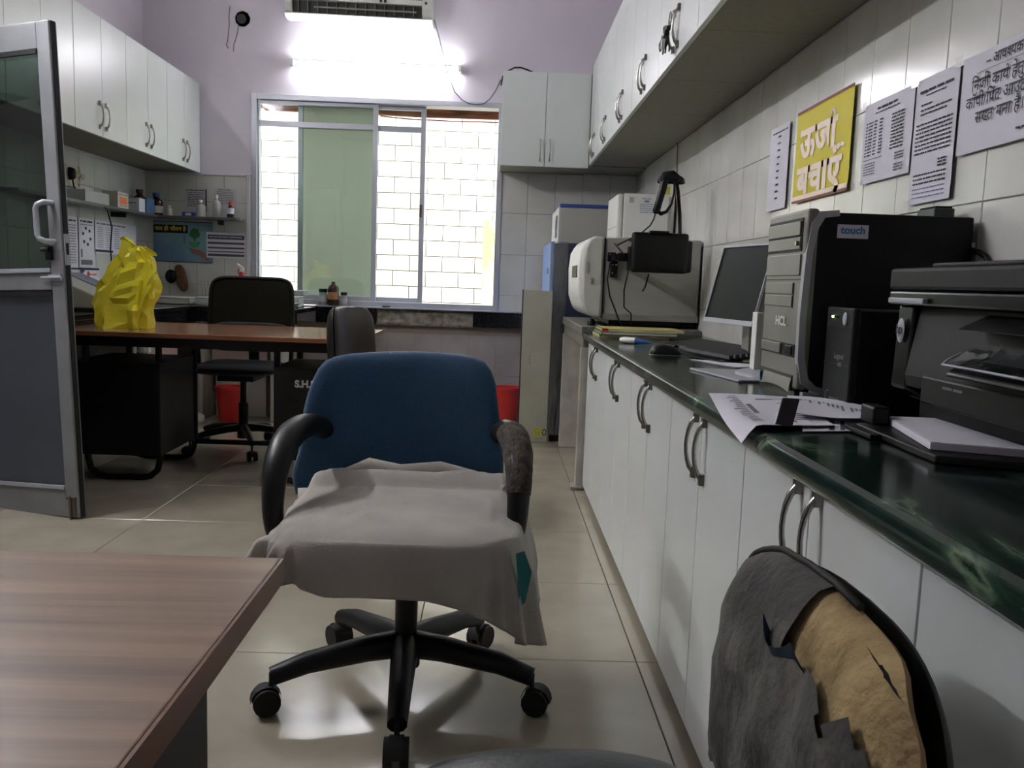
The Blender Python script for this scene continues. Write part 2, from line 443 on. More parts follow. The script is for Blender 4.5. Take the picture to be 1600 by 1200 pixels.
# tiles on the walls: 20 x 30 cm
tm = tilemesh(.198, .298, .012, M['tile']); tlow = tilemesh(.198, .298, .012, M['tile_low'])
def wall_tiles(parent, pts, axis, me=None, tilt=.0022):
    rm = parent.matrix_basis.copy()
    for a, z, mesh in pts:
        j = Matrix.Rotation(random.gauss(0, tilt), 4, 'X') @ Matrix.Rotation(random.gauss(0, tilt), 4, 'Y')
        if axis == 'right': base = Matrix(((0, 0, -1, XR - .006), (-1, 0, 0, a), (0, 1, 0, z), (0, 0, 0, 1)))
        elif axis == 'left': base = Matrix(((0, 0, 1, XL + .006), (1, 0, 0, a), (0, 1, 0, z), (0, 0, 0, 1)))
        else: base = Matrix(((1, 0, 0, a), (0, 0, -1, YB - .006), (0, 1, 0, z), (0, 0, 0, 1)))
        share('tile', mesh, base @ j, parent, rm)
tm_cut = tilemesh(.198, .188, .012, M['tile'])
grb = MB().box(XR - .003, XR, -.2, YB, .6, 1.8)
mk('grout_bed', grb, M['grout'], wr)
wall_tiles(wr, [(YB - .1 - .2 * j - .004, .15 + .3 * k, tm) for j in range(33) for k in range(2, 6)], 'right')
gb = MB().box(XL, WX0 - .022, YB - .003, YB, 0, 1.69).box(WX0 - .022, XR, YB - .003, YB, 0, .66).box(WX1 + .02, XR, YB - .003, YB, .6, 1.8)
mk('grout_bed', gb, M['grout'], wb)
pts = []
for i in range(18):
    cx = XR - .097 - .2 * i
    for k in range(6):
        cz = .15 + .3 * k
        if k <= 1: pts.append((cx, cz, tlow))
        elif k == 2:
            pass
        elif cx > .05: pts.append((cx, cz, tm))
        elif cx < -1.85 and k < 5: pts.append((cx, cz, tm))
        elif cx < -1.85: pts.append((cx, cz - .055, tm_cut))
wall_tiles(wb, pts, 'back')
tstrip = tilemesh(.198, .058, .012, mat('brown_strip_tile', rgb(140, 124, 108), .35)); thalf = tilemesh(.198, .12, .012, M['tile'])  # narrow tile row just under the sill, browner than the rows below
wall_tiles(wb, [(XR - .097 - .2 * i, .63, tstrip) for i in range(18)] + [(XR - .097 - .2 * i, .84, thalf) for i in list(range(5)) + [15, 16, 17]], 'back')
mk('grout_bed', MB().box(XL, XL + .003, 3.6, YB, .6, 1.69), M['grout'], wl)
wall_tiles(wl, [(YB - .1 - .2 * j - .004, .15 + .3 * k if k < 5 else 1.595, tm if k < 5 else tm_cut) for j in range(14) for k in range(2, 6)], 'left')
# the edging that closes the tiled patch left of the window
struct('trim_1', MB().box(-1.825, -1.795, YB - .022, YB, .77, 1.705).box(-2.14, -1.825, YB - .018, YB, 1.69, 1.705), mat('edging', rgb(206, 202, 208), .5), bevel=.003)
# sill slab with the broken stretch of plaster
sill = struct('trim_2', MB().box(-1.31, -.87, YB - .07, YB + .02, .66, .775).box(-.16, XR, YB - .07, YB + .02, .66, .775), M['granite'], bevel=.003)
struct('trim_3', MB().box(-1.31, XR, YB - .085, YB + .03, .775, .785), mat('sill_top', rgb(150, 152, 160), .35), bevel=.002)
pl = MB()
def plf(i, j):
    xx = -.868 + i * .706
    n1 = noise.fractal(Vector((xx * 7, j * 2, 1)), 1, 2, 4) * .012 + .012
    return Vector((xx, YB - .03 - n1 * (1 if 0 < j < 1 else 0) * 1.2 - (.014 if j > .85 else 0), .655 + .12 * (1 - j) + (noise.noise(Vector((xx * 16, 0, 0))) * .008 if j == 1 else 0)))
pl.grid(40, 8, plf); pl.box(-.868, -.162, YB - .03, YB + .02, .672, .774)
mk('broken_plaster', pl, M['plaster'], wb, smooth=True)
struct('skirting_patch', MB().box(-.22, .05, YB - .04, YB - .0, .655, .67), M['plaster']) if False else None

# pipe hole and cracks in the plaster by the air conditioner
h = thing('pipe_sleeve', 'black round pipe sleeve in the lilac wall left of the air conditioner, cracks below it', 'pipe', (-1.86, YB, 2.75))
mk('pipe_mouth', MB().lathe([(.034, -.012), (.034, .0), (.026, .0), (.026, -.006), (.001, -.006)], -1.86, YB - .001, 2.783, 18, 'y'), M['blackp'], h, smooth=40)
mb = MB(); mb.lathe([(.055, -.004), (.001, -.004)], -1.855, YB, 2.785, 9, 'y')
mk('chipped_plaster', mb, mat('chip', rgb(190, 180, 160), .9), h)
for path in ([(-1.945, 2.87), (-1.952, 2.80), (-1.950, 2.74), (-1.957, 2.68), (-1.962, 2.63), (-1.972, 2.60), (-1.955, 2.58)],
             [(-1.885, 2.75), (-1.890, 2.70), (-1.902, 2.65), (-1.918, 2.61), (-1.92, 2.56)]):
    mk('crack', MB().tube([(a, YB - .0012, b) for a, b in path], .0028, 4, flat=1), mat('crack_dark', rgb(120, 104, 98), .9), h)

# window ----------------------------------------------------------------
def framebox(name, x0, x1, z0, z1, yc, t, d, m, parent=None, kind=None, bottom=None):
    mb = MB(); bt = bottom or t
    mb.box(x0, x0 + t, yc - d / 2, yc + d / 2, z0, z1).box(x1 - t, x1, yc - d / 2, yc + d / 2, z0, z1)
    mb.box(x0 + t, x1 - t, yc - d / 2, yc + d / 2, z1 - t, z1).box(x0 + t, x1 - t, yc - d / 2, yc + d / 2, z0, z0 + bt)
    return mk(name, mb, m, parent, bevel=.002, kind=kind)
win = framebox('window_1', WX0, WX1 + .004, WZ0 + .01, WZ1, YB + .045, .038, .13, M['aluw'], kind='structure')
win['label'] = 'three track aluminium sliding window with the right third open'
def sash(x0, x1, yc, lab, m_glass):
    s = framebox('sash', x0, x1, WZ0 + .045, WZ1 - .03, yc, .036, .026, M['aluw'], win)
    s['label'] = lab
    mk('transom_bar', MB().box(x0 + .036, x1 - .036, yc - .011, yc + .011, 2.055, 2.095), M['aluw'], s, bevel=.002)
    mk('pane', MB().box(x0 + .03, x1 - .03, yc - .002, yc + .002, WZ0 + .07, 2.06), m_glass, s)
    mk('pane', MB().box(x0 + .03, x1 - .03, yc - .002, yc + .002, 2.09, WZ1 - .05), m_glass, s)
    return s
s1 = sash(-1.775, -.888, YB + .02, 'left sliding sash in front', M['glass'])
s2 = sash(-1.47, -.545, YB + .055, 'second sliding sash behind the left one', M['glass'])
mk('insect_screen', MB().box(-1.445, -.90, YB + .082, YB + .085, WZ0 + .05, WZ1 - .04), M['screen'], win)
mk('lock', MB().box(-.578, -.562, YB + .03, YB + .042, 1.45, 1.54), mat('brown_lock', rgb(96, 60, 52), .5), s2, bevel=.002)
mk('lock', MB().box(-1.772, -1.758, YB - .005, YB + .007, 1.45, 1.54), M['blackp'], s1, bevel=.002)
# outside ----------------------------------------------------------------
struct('ground_outside', MB().box(-6, 5, YB + .2, 14, -.3, -.1), M['ground'])
yw = 8.0
ow = tag(mk('garden_wall', MB().box(-3.6, 2.2, yw + .008, yw + .2, -.1, 3.1), M['mortar'], None), 'sunlit white painted block wall standing outside the window', 'wall')
ow['kind'] = 'structure'
bm_ = MB().box(-.1465, .1465, -.02, .0, -.0665, .0665)
bme = bpy.data.meshes.new('brick'); bme.from_pydata([tuple(v) for v in bm_.v], [], bm_.f); bme.materials.append(M['brick'])
rm = ow.matrix_basis.copy()
for k in range(4, 20):
    for i in range(12):
        cx = -2.75 + .3 * i + (.15 if k % 2 else 0)
        if cx > .75: continue
        share('brick', bme, Matrix.Translation((cx, yw + .008 + random.uniform(-.002, .002), k * .14 + .02)), ow, rm)
o = mk('mossy_pillar', MB().grid(6, 20, lambda i, j: Vector((-.13 + i * .5, yw - .06 + .01 * noise.noise(Vector((i * 5, j * 9, 0))), .1 + j * 1.45))).box(-.13, .37, yw - .06, yw - .012, .1, 1.55), M['moss'], None)
tag(o, 'yellow-green mossy pier on the block wall outside the open window', 'pillar')
o = mk('timber_pole', MB().tube([(-1.9, 6.645, 2.242), (-1.2, 6.645, 2.246), (-.6, 6.644, 2.241), (.1, 6.645, 2.244), (.6, 6.644, 2.24)], [.042, .040, .043, .041, .042], 10), M['bamboo'], None, smooth=60)
tag(o, 'brown timber pole hanging level across the top of the open window outside', 'pole')
o = mk('red_wire', MB().tube([(-.9, 6.603, 2.19), (-.68, 6.64, 2.183), (-.4, 6.64, 2.180), (.1, 6.603, 2.178)], .005, 5), M['redwire'], None)
tag(o, 'thin red wires strung outside below the timber pole', 'wire')

# ================================================================== WALL CABINETS
def dpath(z0, z1, depth, n=9):
    return [(math.sin(PI * i / (n - 1)) ** .55 * depth, z0 + (z1 - z0) * i / (n - 1)) for i in range(n)]
def d_handle(fr_, parent, z0, z1, depth=.022, r=.0048, label=None):
    """fr_(u, w, z): u across the door, w out of it"""
    pts = [fr_(0, .002 + d, z) for d, z in dpath(z0 + .006, z1 - .006, depth)]
    mb = MB().tube(pts, [r * 1.35, r * 1.2, r, r * .9, r * .9, r * .9, r, r * 1.2, r * 1.35], 8)
    for z in (z0 + .008, z1 - .008):
        mb.add([fr_(a, b, z + c) for c in (-.012, .012) for a, b in ((-.009, 0), (.009, 0), (.007, .010), (-.007, .010))],
               [(3, 2, 1, 0), (4, 5, 6, 7), (0, 1, 5, 4), (1, 2, 6, 5), (2, 3, 7, 6), (3, 0, 4, 7)])
    return mk('handle', mb, M['chrome'], parent, smooth=50)
def cab_side(xf, sgn, y0, y1, z0, z1, depth, label, group, hz, mat_under=True, door_bottom=0, hside=None, toe=False):
    """cabinet along a side wall, its doors in the plane x = xf, facing sgn"""
    t = thing('wall_cabinet' if z0 > 1 else 'base_cabinet', label, 'cabinet', (xf - sgn * depth / 2, (y0 + y1) / 2, z0), 0, group)
    xb = xf - sgn * depth
    a, b = sorted((xf - sgn * .019, xb))
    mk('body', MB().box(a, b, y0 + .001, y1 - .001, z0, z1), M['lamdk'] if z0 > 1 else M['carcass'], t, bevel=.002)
    ym = (y0 + y1) / 2
    for (p, q, hs) in ((y0 + .002, ym - .0015, 1), (ym + .0015, y1 - .002, -1)):
        a, b = sorted((xf - sgn * .018, xf))
        d = mk('door', MB().box(a, b, p, q, z0 + door_bottom, z1 - .002), M['lam'], t, bevel=.0015)
        hy = (q - .036) if hs > 0 else (p + .036)
        d_handle(lambda u, w_, z, hy=hy: Vector((xf + sgn * w_, hy + u, z)), d, *hz)
    return t
ord_ = ['first', 'second', 'third', 'fourth', 'fifth', 'sixth', 'seventh', 'eighth']
for i in range(8):
    y1 = 5.975 if i == 0 else 5.475 - .67 * (i - 1)
    cab_side(.605, -1, 5.475 if i == 0 else y1 - .67, y1, 1.805, 2.46, .395, f'white double-door wall cabinet high on the right wall, {ord_[i]} from the window corner', 'wall cabinets along the right wall', (1.83, 1.97))
for i in range(5):
    y1 = 6.395 - .62 * i
    cab_side(-2.16, 1, y1 - .62, y1, 1.705, 2.33, .395, f'white double-door wall cabinet on the left wall, {ord_[i]} from the window corner', 'wall cabinets along the left wall', (1.745, 1.885))
# grey edge lipping below the right cabinets
# corner filler and the cabinet on the window wall
t = thing('wall_cabinet', 'white double-door wall cabinet on the window wall, right of the window, with straight bar handles', 'cabinet', (.3, 6.2, 1.80))
mk('body', MB().box(.005, .602, 6.02, 6.395, 1.80, 2.41), M['lam'], t, bevel=.002)
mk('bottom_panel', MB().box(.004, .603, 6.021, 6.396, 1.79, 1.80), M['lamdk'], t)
for a, b, hx in ((.003, .300, .27), (.304, .602, .335)):
    d = mk('door', MB().box(a, b, 6.002, 6.02, 1.79, 2.412), M['lam'], t, bevel=.0015)
    mb = MB().tube([(hx, 6.0, 1.825), (hx, 5.978, 1.83), (hx, 5.974, 1.84), (hx, 5.974, 1.955), (hx, 5.978, 1.965), (hx, 6.0, 1.97)], .0048, 8)
    mk('handle', mb, M['chrome'], d, smooth=50)
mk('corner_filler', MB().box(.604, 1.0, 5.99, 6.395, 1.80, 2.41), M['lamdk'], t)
# bunch of keys
kx, ky, kz = .576, 3.125, 1.955
t = thing('key_bunch', 'bunch of old dark keys hanging from a handle of a right wall cabinet', 'keys', (kx, ky, 1.74))
mk('ring', MB().tube([(kx + .002, ky + .022 * math.cos(a), kz - .03 + .03 * math.sin(a)) for a in [2 * PI * i / 16 for i in range(16)]], .0022, 6, closed=True), M['chrome'], t, smooth=True)
for i in range(26):
    a = random.uniform(-.55, .55); L_ = random.uniform(.03, .075); r0 = Vector((kx - .018 + .0007 * i, ky + random.uniform(-.018, .018), kz - .05 - random.uniform(0, .03)))
    d = Vector((random.uniform(-.25, .15), math.sin(a), -math.cos(a))).normalized(); e = r0 + d * L_
    mb = MB().tube([r0, r0 + d * L_ * .4, e], .0026, 6)
    mb.pad(superol(.02, .02, 2.2, k=12), .003, .003, lambda u, v, w_, r0=r0: r0 + Vector((w_, u, v)), p=6, rings=(1, .9, .5))
    mb.box(e.x - .002, e.x + .002, e.y - .001, e.y + .009, e.z - .001, e.z + .01)
    mk('key', mb, M['acdark'] if i % 3 else M['chrome'], t, smooth=40)
for i in range(3):
    mk('tag', MB().box(kx - .03, kx - .018, ky - .035 + .02 * i, ky - .018 + .02 * i, kz - .135 + .008 * i, kz - .10), M['frost'] if i == 0 else M['acdark'], t, bevel=.003)

# ================================================================== BASE CABINETS AND COUNTER
for i in range(6):
    y1 = 4.06 - .64 * i
    cab_side(.453, -1, y1 - .64, y1 + (.05 if i == 0 else 0), .03, .733, .54, f'white double-door base cabinet under the green marble counter, {ord_[i]} from its far end', 'base cabinets under the counter', (.59, .73), door_bottom=.0)
o = mk('plinth', MB().box(.475, .99, .27, 4.11, 0, .03), M['carcass'], None)
tag(o, 'low dark plinth strip under the white base cabinets', 'plinth'); o['kind'] = 'structure'; o.name = 'baseboard_right'
prof = [(.432, .737), (.426, .742), (.423, .752), (.423, .762), (.426, .771), (.434, .776), (1.0, .776), (1.0, .737)]
o = mk('countertop', MB().prism(prof, lambda a, b: (a, .1, b), lambda a, b: (a, 4.12, b)), M['gmarble'], None, smooth=30)
tag(o, 'dark green marble worktop running along the right wall', 'countertop')
CT = .776
# stone bench beyond the counter, under the analyser
t = thing('stone_bench', 'stone-topped bench on marble uprights beyond the end of the counter, under the analyser', 'bench', (.7, 4.6, 0))
mk('slab', MB().box(.42, .995, 4.125, 5.32, .755, .80), M['greygran'], t, bevel=.004)
mk('fascia', MB().box(.43, .445, 4.14, 5.3, .70, .755), M['greygran'], t, bevel=.002)
for y in (4.13, 5.22):
    mk('upright', MB().box(.42, .99, y, y + .05, 0, .70), M['marble'], t, bevel=.004)
mk('back_panel', MB().box(.6, .612, 4.18, 5.22, 0, .70), M['tile_low'], t)
mk('cement_foot', MB().box(.395, .46, 4.11, 4.2, 0, .02), M['plaster'], t, bevel=.006)

# ================================================================== DOOR (open, aluminium, tinted)
u = Vector((-.944, .329, 0)).normalized(); nrm = Vector((-.329, -.944, 0)).normalized()
lean = math.radians(2.7)
zz = (Vector((0, 0, 1)) * math.cos(lean) + u * math.sin(lean)); uu = u * math.cos(lean) - Vector((0, 0, 1)) * math.sin(lean)
DM = Matrix(((uu.x, nrm.x, zz.x, -1.63), (uu.y, nrm.y, zz.y, 3.376), (uu.z, nrm.z, zz.z, .006), (0, 0, 0, 1)))
dr = thing('door_1', 'open aluminium door with dark tinted upper glass and grey lower panel', 'door', mtx=DM)
dr['kind'] = 'structure'
del dr['category']
def D(name, mb, m, par=dr, **k):
    mb.v = [DM @ v for v in mb.v]; return mk(name, mb, m, par, **k)
DW, DH, DT = .90, 1.915, .04
D('stile', MB().box(0, .062, -DT, 0, 0, DH), M['alu'], bevel=.003)
D('stile', MB().box(DW - .062, DW, -DT, 0, 0, DH), M['alu'], bevel=.003)
D('edge_gasket', MB().box(-.004, .0, -.030, -.010, 0, DH), M['rubber'])
D('top_rail', MB().box(.062, DW - .062, -DT, 0, DH - .10, DH), M['alu'], bevel=.003)
D('mid_rail', MB().box(.062, DW - .062, -DT, 0, .905, .975), M['alu'], bevel=.003)
D('glazing_bead', MB().box(.062, DW - .062, -.005, .008, .972, .99), M['aluw'], bevel=.002)
D('glazing_bead', MB().box(.062, DW - .062, -.008, .004, .885, .898), M['rubber'])
D('bottom_rail', MB().box(.062, DW - .062, -DT, 0, 0, .115), M['alu'], bevel=.003)
D('glazing_bead', MB().box(.062, DW - .062, -.005, .006, .112, .128), M['aluw'], bevel=.002)
D('glazing_bead', MB().box(.062, DW - .062, -.006, .006, DH - .118, DH - .10), M['rubber'])
D('pane', MB().box(.055, DW - .055, -.024, -.018, .97, DH - .09), M['doorglass'])
D('lower_panel', MB().box(.055, DW - .055, -.024, -.014, .10, .92), M['doorpanel'])
hd = D('pull_handle', MB().tube([(.035, -.002, 1.09), (.04, .04, 1.09), (.058, .05, 1.10), (.066, .05, 1.115), (.066, .05, 1.215), (.058, .05, 1.228), (.04, .04, 1.238), (.035, -.002, 1.238)], .011, 10), M['aluw'], smooth=60)
D('tower_bolt', MB().tube([(.0, .012, .952), (.10, .012, .952)], .006, 8).box(.01, .07, 0, .008, .94, .965), M['aluw'], smooth=40)
D('floor_bolt', MB().box(.012, .042, 0, .01, .01, .075).tube([(.027, .014, -.03), (.027, .014, .09)], .005, 8).box(.006, .05, 0, .012, .075, .085), mat('tarnished', rgb(110, 100, 88), .5, metal=.6), bevel=.001)
D('lock_face', MB().box(-.0055, -.002, -.03, -.008, 1.0, 1.12), M['aluw'])
D('lock_slot', MB().box(-.007, -.004, -.026, -.014, 1.04, 1.085), M['blackp'])
D('lock_body', MB().box(.045, .075, .0, .012, 1.02, 1.075).tube([(.05, .016, 1.06), (.075, .03, 1.06)], .01, 8), M['blackp'], bevel=.003)

# ================================================================== TUBE LIGHTS AND AIR CONDITIONER
def tube_light(cx, y, z, L_, label, along='x', x=None):
    if along == 'x': f = lambda a, b, c: Vector((cx + a, y - b, z + c)); ax = 'x'
    else: f = lambda a, b, c: Vector((x + b, cx + a, z + c)); ax = 'y'
    t = thing('tube_light', label, 'lamp', f(0, 0, 0))
    def bx(a0, a1, b0, b1, c0, c1):
        vs = MB().box(a0, a1, b0, b1, c0, c1); vs.v = [f(*v) for v in vs.v]; return vs
    mk('batten', bx(-L_ / 2 - .02, L_ / 2 + .02, 0, .035, -.011, .022), M['whitep'], t, bevel=.003)
    for s in (-1, 1): mk('lamp_holder', bx(s * L_ / 2 - .012 + s * .012, s * L_ / 2 + .012 + s * .012, .03, .075, -.022, .022), M['whitep'], t, bevel=.003)
    mk('tube', MB().tube([f(-L_ / 2, .055, 0), f(L_ / 2, .055, 0)], .013, 12, up=(0, 0, 1)), M['tube'] if along == 'x' else M['tube_side'], t, smooth=40)
    return t
tube_light(-.90, YB, 2.49, 1.16, 'lit fluorescent tube light on the lilac wall between window and air conditioner')
tube_light(3.0, 0, 2.78, 1.16, 'lit fluorescent tube light high on the left wall above the cabinets, out of frame', along='y', x=XL)
t = thing('ceiling_fan_box', 'white junction plate on the wall just above the tube light', 'fitting', (-.895, YB, 2.66))
mk('plate', MB().pad(superol(.075, .11, 4, k=20), .012, .004, lambda a, b, c: Vector((-.895 + a, YB - .012 - c, 2.60 + b))), M['whitep'], t, smooth=60)
t.name = 'junction_plate'
ac = thing('air_conditioner', 'white split air conditioner with its front flap off above the tube light', 'air conditioner', (-1.02, 6.3, 2.80), 0)
sl_ = .012
def acf(a, y_, z_): return Vector((a, y_, z_ - .03 - (a + 1.02) * sl_))
A0, A1 = -1.515, -.50
prof = [(YB - .003, 2.81), (6.33, 2.795), (6.27, 2.79), (6.222, 2.797), (6.205, 2.812), (6.225, 2.822), (6.28, 2.83), (6.28, 3.09), (YB - .003, 3.10)]
mk('casing', MB().prism(prof, lambda y_, z_: acf(A0, y_, z_), lambda y_, z_: acf(A1, y_, z_)), M['acw'], ac, smooth=35)
for xx0, xx1 in ((A0, A0 + .05), (A1 - .07, A1)):
    mk('end_cheek', MB().prism([(6.28, 2.80), (6.215, 2.83), (6.19, 2.88), (6.185, 3.05), (6.2, 3.09), (6.3, 3.10), (6.3, 2.82)], lambda y_, z_: acf(xx0, y_, z_), lambda y_, z_: acf(xx1, y_, z_)), M['acw'], ac, bevel=.006)
mk('outlet_slot', MB().prism([(6.282, 2.828), (6.245, 2.826), (6.235, 2.905), (6.282, 2.91)], lambda y_, z_: acf(A0 + .05, y_, z_), lambda y_, z_: acf(A1 - .07, y_, z_)), M['acdark'], ac)
mk('crossbar', MB().prism([(6.282, 2.905), (6.195, 2.90), (6.19, 2.932), (6.282, 2.94)], lambda y_, z_: acf(A0 + .05, y_, z_), lambda y_, z_: acf(A1 - .07, y_, z_)), M['acw'], ac, bevel=.003)
for i in range(13):
    xx = A0 + .09 + i * .066
    mk('vane', MB().prism([(6.225, 2.83), (6.21, 2.895), (6.24, 2.90), (6.245, 2.828)], lambda y_, z_: acf(xx, y_, z_), lambda y_, z_: acf(xx + .004, y_, z_)), M['acgrey'], ac)
mk('louvre', MB().prism([(6.215, 2.852), (6.207, 2.856), (6.209, 2.864), (6.218, 2.862)], lambda y_, z_: acf(A0 + .2, y_, z_), lambda y_, z_: acf(A1 - .11, y_, z_)), M['acgrey'], ac)
mk('filter_bed', MB().prism([(6.282, 2.94), (6.21, 2.936), (6.205, 3.085), (6.282, 3.09)], lambda y_, z_: acf(A0 + .05, y_, z_), lambda y_, z_: acf(A1 - .07, y_, z_)), M['acgrey'], ac)
for i in range(15):
    xx = A0 + .06 + i * .064
    mk('filter_rib', MB().prism([(6.21, 2.937), (6.200, 2.938), (6.196, 3.08), (6.206, 3.084)], lambda y_, z_: acf(xx, y_, z_), lambda y_, z_: acf(xx + (.012 if i % 5 == 0 else .006), y_, z_)), M['acw'], ac)
for j in range(4):
    zz_ = 2.945 + j * .03
    mk('filter_bar', MB().prism([(6.208, zz_), (6.198, zz_), (6.198, zz_ + .012), (6.208, zz_ + .012)], lambda y_, z_: acf(A0 + .055, y_, z_), lambda y_, z_: acf(A1 - .075, y_, z_)), M['acw'], ac)
for xx in (A0 + .02, A0 + .035, A0 + .27, A0 + .30, A1 - .36, A1 - .33, A1 - .05):
    mk('clip', MB().prism([(6.192, 2.907), (6.184, 2.909), (6.184, 2.923), (6.192, 2.925)], lambda y_, z_: acf(xx, y_, z_), lambda y_, z_: acf(xx + .016, y_, z_)), M['acdark'], ac)
o = mk('wall_cable', MB().tube([(-.50, 6.37, 2.83), (-.47, 6.385, 2.74), (-.42, 6.39, 2.56), (-.405, 6.39, 2.50), (-.375, 6.388, 2.42), (-.34, 6.386, 2.34), (-.285, 6.385, 2.285), (-.235, 6.38, 2.262), (-.18, 6.378, 2.256), (-.13, 6.376, 2.265), (-.088, 6.37, 2.296), (-.045, 6.37, 2.36), (-.012, 6.37, 2.435)], .0045, 6), mat('grey_cable', rgb(110, 108, 116), .6), None, smooth=True)
tag(o, 'thin grey cable looping from the air conditioner down past the window corner', 'cable')
o = mk('loose_cable', MB().tube([(-.01, 6.38, 2.40), (.0, 6.3, 2.44), (.03, 6.1, 2.430), (.08, 6.05, 2.445), (.12, 6.05, 2.447), (.16, 6.05, 2.436), (.22, 6.06, 2.416), (.26, 6.1, 2.416)], .006, 6), M['blackp'], None, smooth=True)
tag(o, 'short black cable lying on top of the window wall cabinet', 'cable')
o = mk('brown_wire', MB().tube([(.985, 4.915, 1.805), (.99, 4.915, 1.79), (.992, 4.91, 1.66), (.992, 4.912, 1.50), (.992, 4.905, 1.40)], .004, 6), mat('brownwire', rgb(130, 88, 70), .7), None, smooth=True)
tag(o, 'brown wire running down the right wall tiles below the cabinets', 'wire')

# ================================================================== LEFT WORKTOP, SHELF AND WHAT IS ON THEM
WT = .77
t = thing('worktop', 'black granite L-shaped worktop in the left back corner on white marble uprights', 'worktop', (-2.2, 5.9, 0))
mk('slab', MB().prism([(XL + .015, 3.75), (-2.02, 3.75), (-2.02, 5.75), (-1.315, 5.75), (-1.315, 6.385), (XL + .015, 6.385)], lambda a, b: (a, b, WT - .03), lambda a, b: (a, b, WT)), M['granite'], t, bevel=.003)
mk('fascia', MB().box(-2.04, -2.025, 3.77, 5.77, WT - .10, WT - .03).box(-2.04, -1.32, 5.765, 5.78, WT - .10, WT - .03), M['granite'], t)
for xx in (-2.0, -1.50):
    mk('upright', MB().box(xx, xx + .045, 5.80, 6.37, 0, WT - .03), M['marble'], t, bevel=.003)
for yy in (4.0, 5.0):
    mk('upright', MB().box(XL + .02, -2.08, yy, yy + .045, 0, WT - .03), M['marble'], t, bevel=.003)
SZ = 1.385
t = thing('wall_shelf', 'thin grey corner shelf on the tiles below the left wall cabinets', 'shelf', (-2.45, 6.2, SZ))
mk('shelf_board', MB().prism([(XL + .012, 4.45), (-2.41, 4.45), (-2.41, 6.24), (-1.86, 6.24), (-1.84, 6.26), (-1.84, 6.385), (XL + .012, 6.385)], lambda a, b: (a, b, SZ - .018), lambda a, b: (a, b, SZ)), mat('shelf_stone', rgb(92, 96, 90), .3), t, bevel=.002)
for (p, q) in (((XL + .012, 4.9), 'l'), ((XL + .012, 5.8), 'l')):
    mk('bracket', MB().box(p[0], p[0] + .1, p[1], p[1] + .01, SZ - .05, SZ - .018), M['blackm'], t)
mk('bracket', MB().box(-2.0, -1.99, 6.28, 6.385, SZ - .05, SZ - .018), M['blackm'], t)

def bottle(name, x, y, z, r, h, body, cap, lab, cat='bottle', group=None, label_m=None, neck=.45, caph=.14, lb=(.2, .55), opening=1):
    t = thing(name, lab, cat, (x, y, z), 0, group)
    hb = h * (1 - caph)
    mk('body', MB().lathe([(r * .9, 0), (r, h * .02), (r, hb * .70), (r * .85, hb * .80), (r * neck, hb * .90), (r * neck, hb)], x, y, z, 18), body, t, smooth=50)
    if cap: mk('cap', MB().lathe([(r * neck * 1.25, hb - h * .01), (r * neck * 1.25, h * .985), (r * neck * 1.1, h)], x, y, z, 16), cap, t, smooth=50)
    if label_m: mk('paper_label', MB().lathe([(r * 1.01, h * lb[0]), (r * 1.012, h * lb[0] + .001), (r * 1.012, h * lb[1]), (r * 1.01, h * lb[1] + .001)], x, y, z, 18), label_m, t, smooth=50)
    return t
g = 'bottles on the corner shelf'
bottle('reagent_bottle', -2.502, 6.16, SZ, .042, .165, M['amber'], mat('brown_cap', rgb(60, 40, 30), .5), 'brown reagent bottle with brown cap behind the blue box on the corner shelf', group=g)
bottle('reagent_bottle', -2.455, 6.335, SZ, .045, .16, M['amber'], M['capblue'], 'brown reagent bottle with blue cap and pale label in the shelf corner', group=g, label_m=M['paper2'], lb=(.12, .42))
bottle('small_bottle', -2.36, 6.325, SZ, .022, .075, M['frost'], M['whitep'], 'small pale bottle with pinkish cap on the shelf near the corner', group=g)
bottle('wash_bottle', -2.13, 6.315, SZ, .035, .12, M['frost'], M['whitep'], 'cloudy white squeeze bottle on the back shelf, left of the taller one', group=g, neck=.3)
bottle('wash_bottle', -2.02, 6.32, SZ, .030, .16, M['frost'], M['whitep'], 'taller cloudy bottle on the back shelf beside the wall papers', group=g, neck=.3)
bottle('medicine_bottle', -1.918, 6.31, SZ, .025, .115, M['amber'], M['red'], 'small dark bottle with red cap and white label at the shelf end', group=g, neck=.5, caph=.22, label_m=M['paper'], lb=(.25, .6))
def carton(name, x0, x1, y0, y1, z0, z1, m, lab, cat='box', group=None, flap=True, bevel=.002):
    t = thing(name, lab, cat, ((x0 + x1) / 2, (y0 + y1) / 2, z0), 0, group)
    mk('carton_body', MB().box(x0, x1, y0, y1, z0, z1), m, t, bevel=bevel)
    if flap: mk('lid_flap', MB().box(x0 - .001, x1 + .001, y0 - .001, (y0 + y1) / 2, z1, z1 + .002), m, t)
    return t
g = 'boxes on the corner shelf'
t = carton('test_kit_box', -2.52, -2.42, 5.62, 5.78, SZ, SZ + .10, M['cartonw'], 'white test kit box with an orange print on the left shelf', group=g)
fr1 = Frame((-2.419, 5.615, SZ + .10), (-2.419, 5.785, SZ + .10), (-2.419, 5.615, SZ))
mk('orange_print', rect(fr1, .03, .14, .03, .075), M['orange'], t); words(fr1, [(.02, .15, .012, .008), (.03, .14, .082, .007)], M['inkl'], t)
t = carton('small_white_box', -2.52, -2.42, 5.95, 6.05, SZ, SZ + .09, M['paper'], 'small white box between the orange print box and blue box', group=g)
words(Frame((-2.52, 5.949, SZ + .09), (-2.42, 5.949, SZ + .09), (-2.52, 5.949, SZ)), [(.01, .08, .03, .008)], M['ink'], t)
carton('blue_box', -2.455, -2.415, 6.06, 6.20, SZ, SZ + .105, M['bluebox'], 'blue-grey box on the left shelf in front of the brown bottle', group=g)
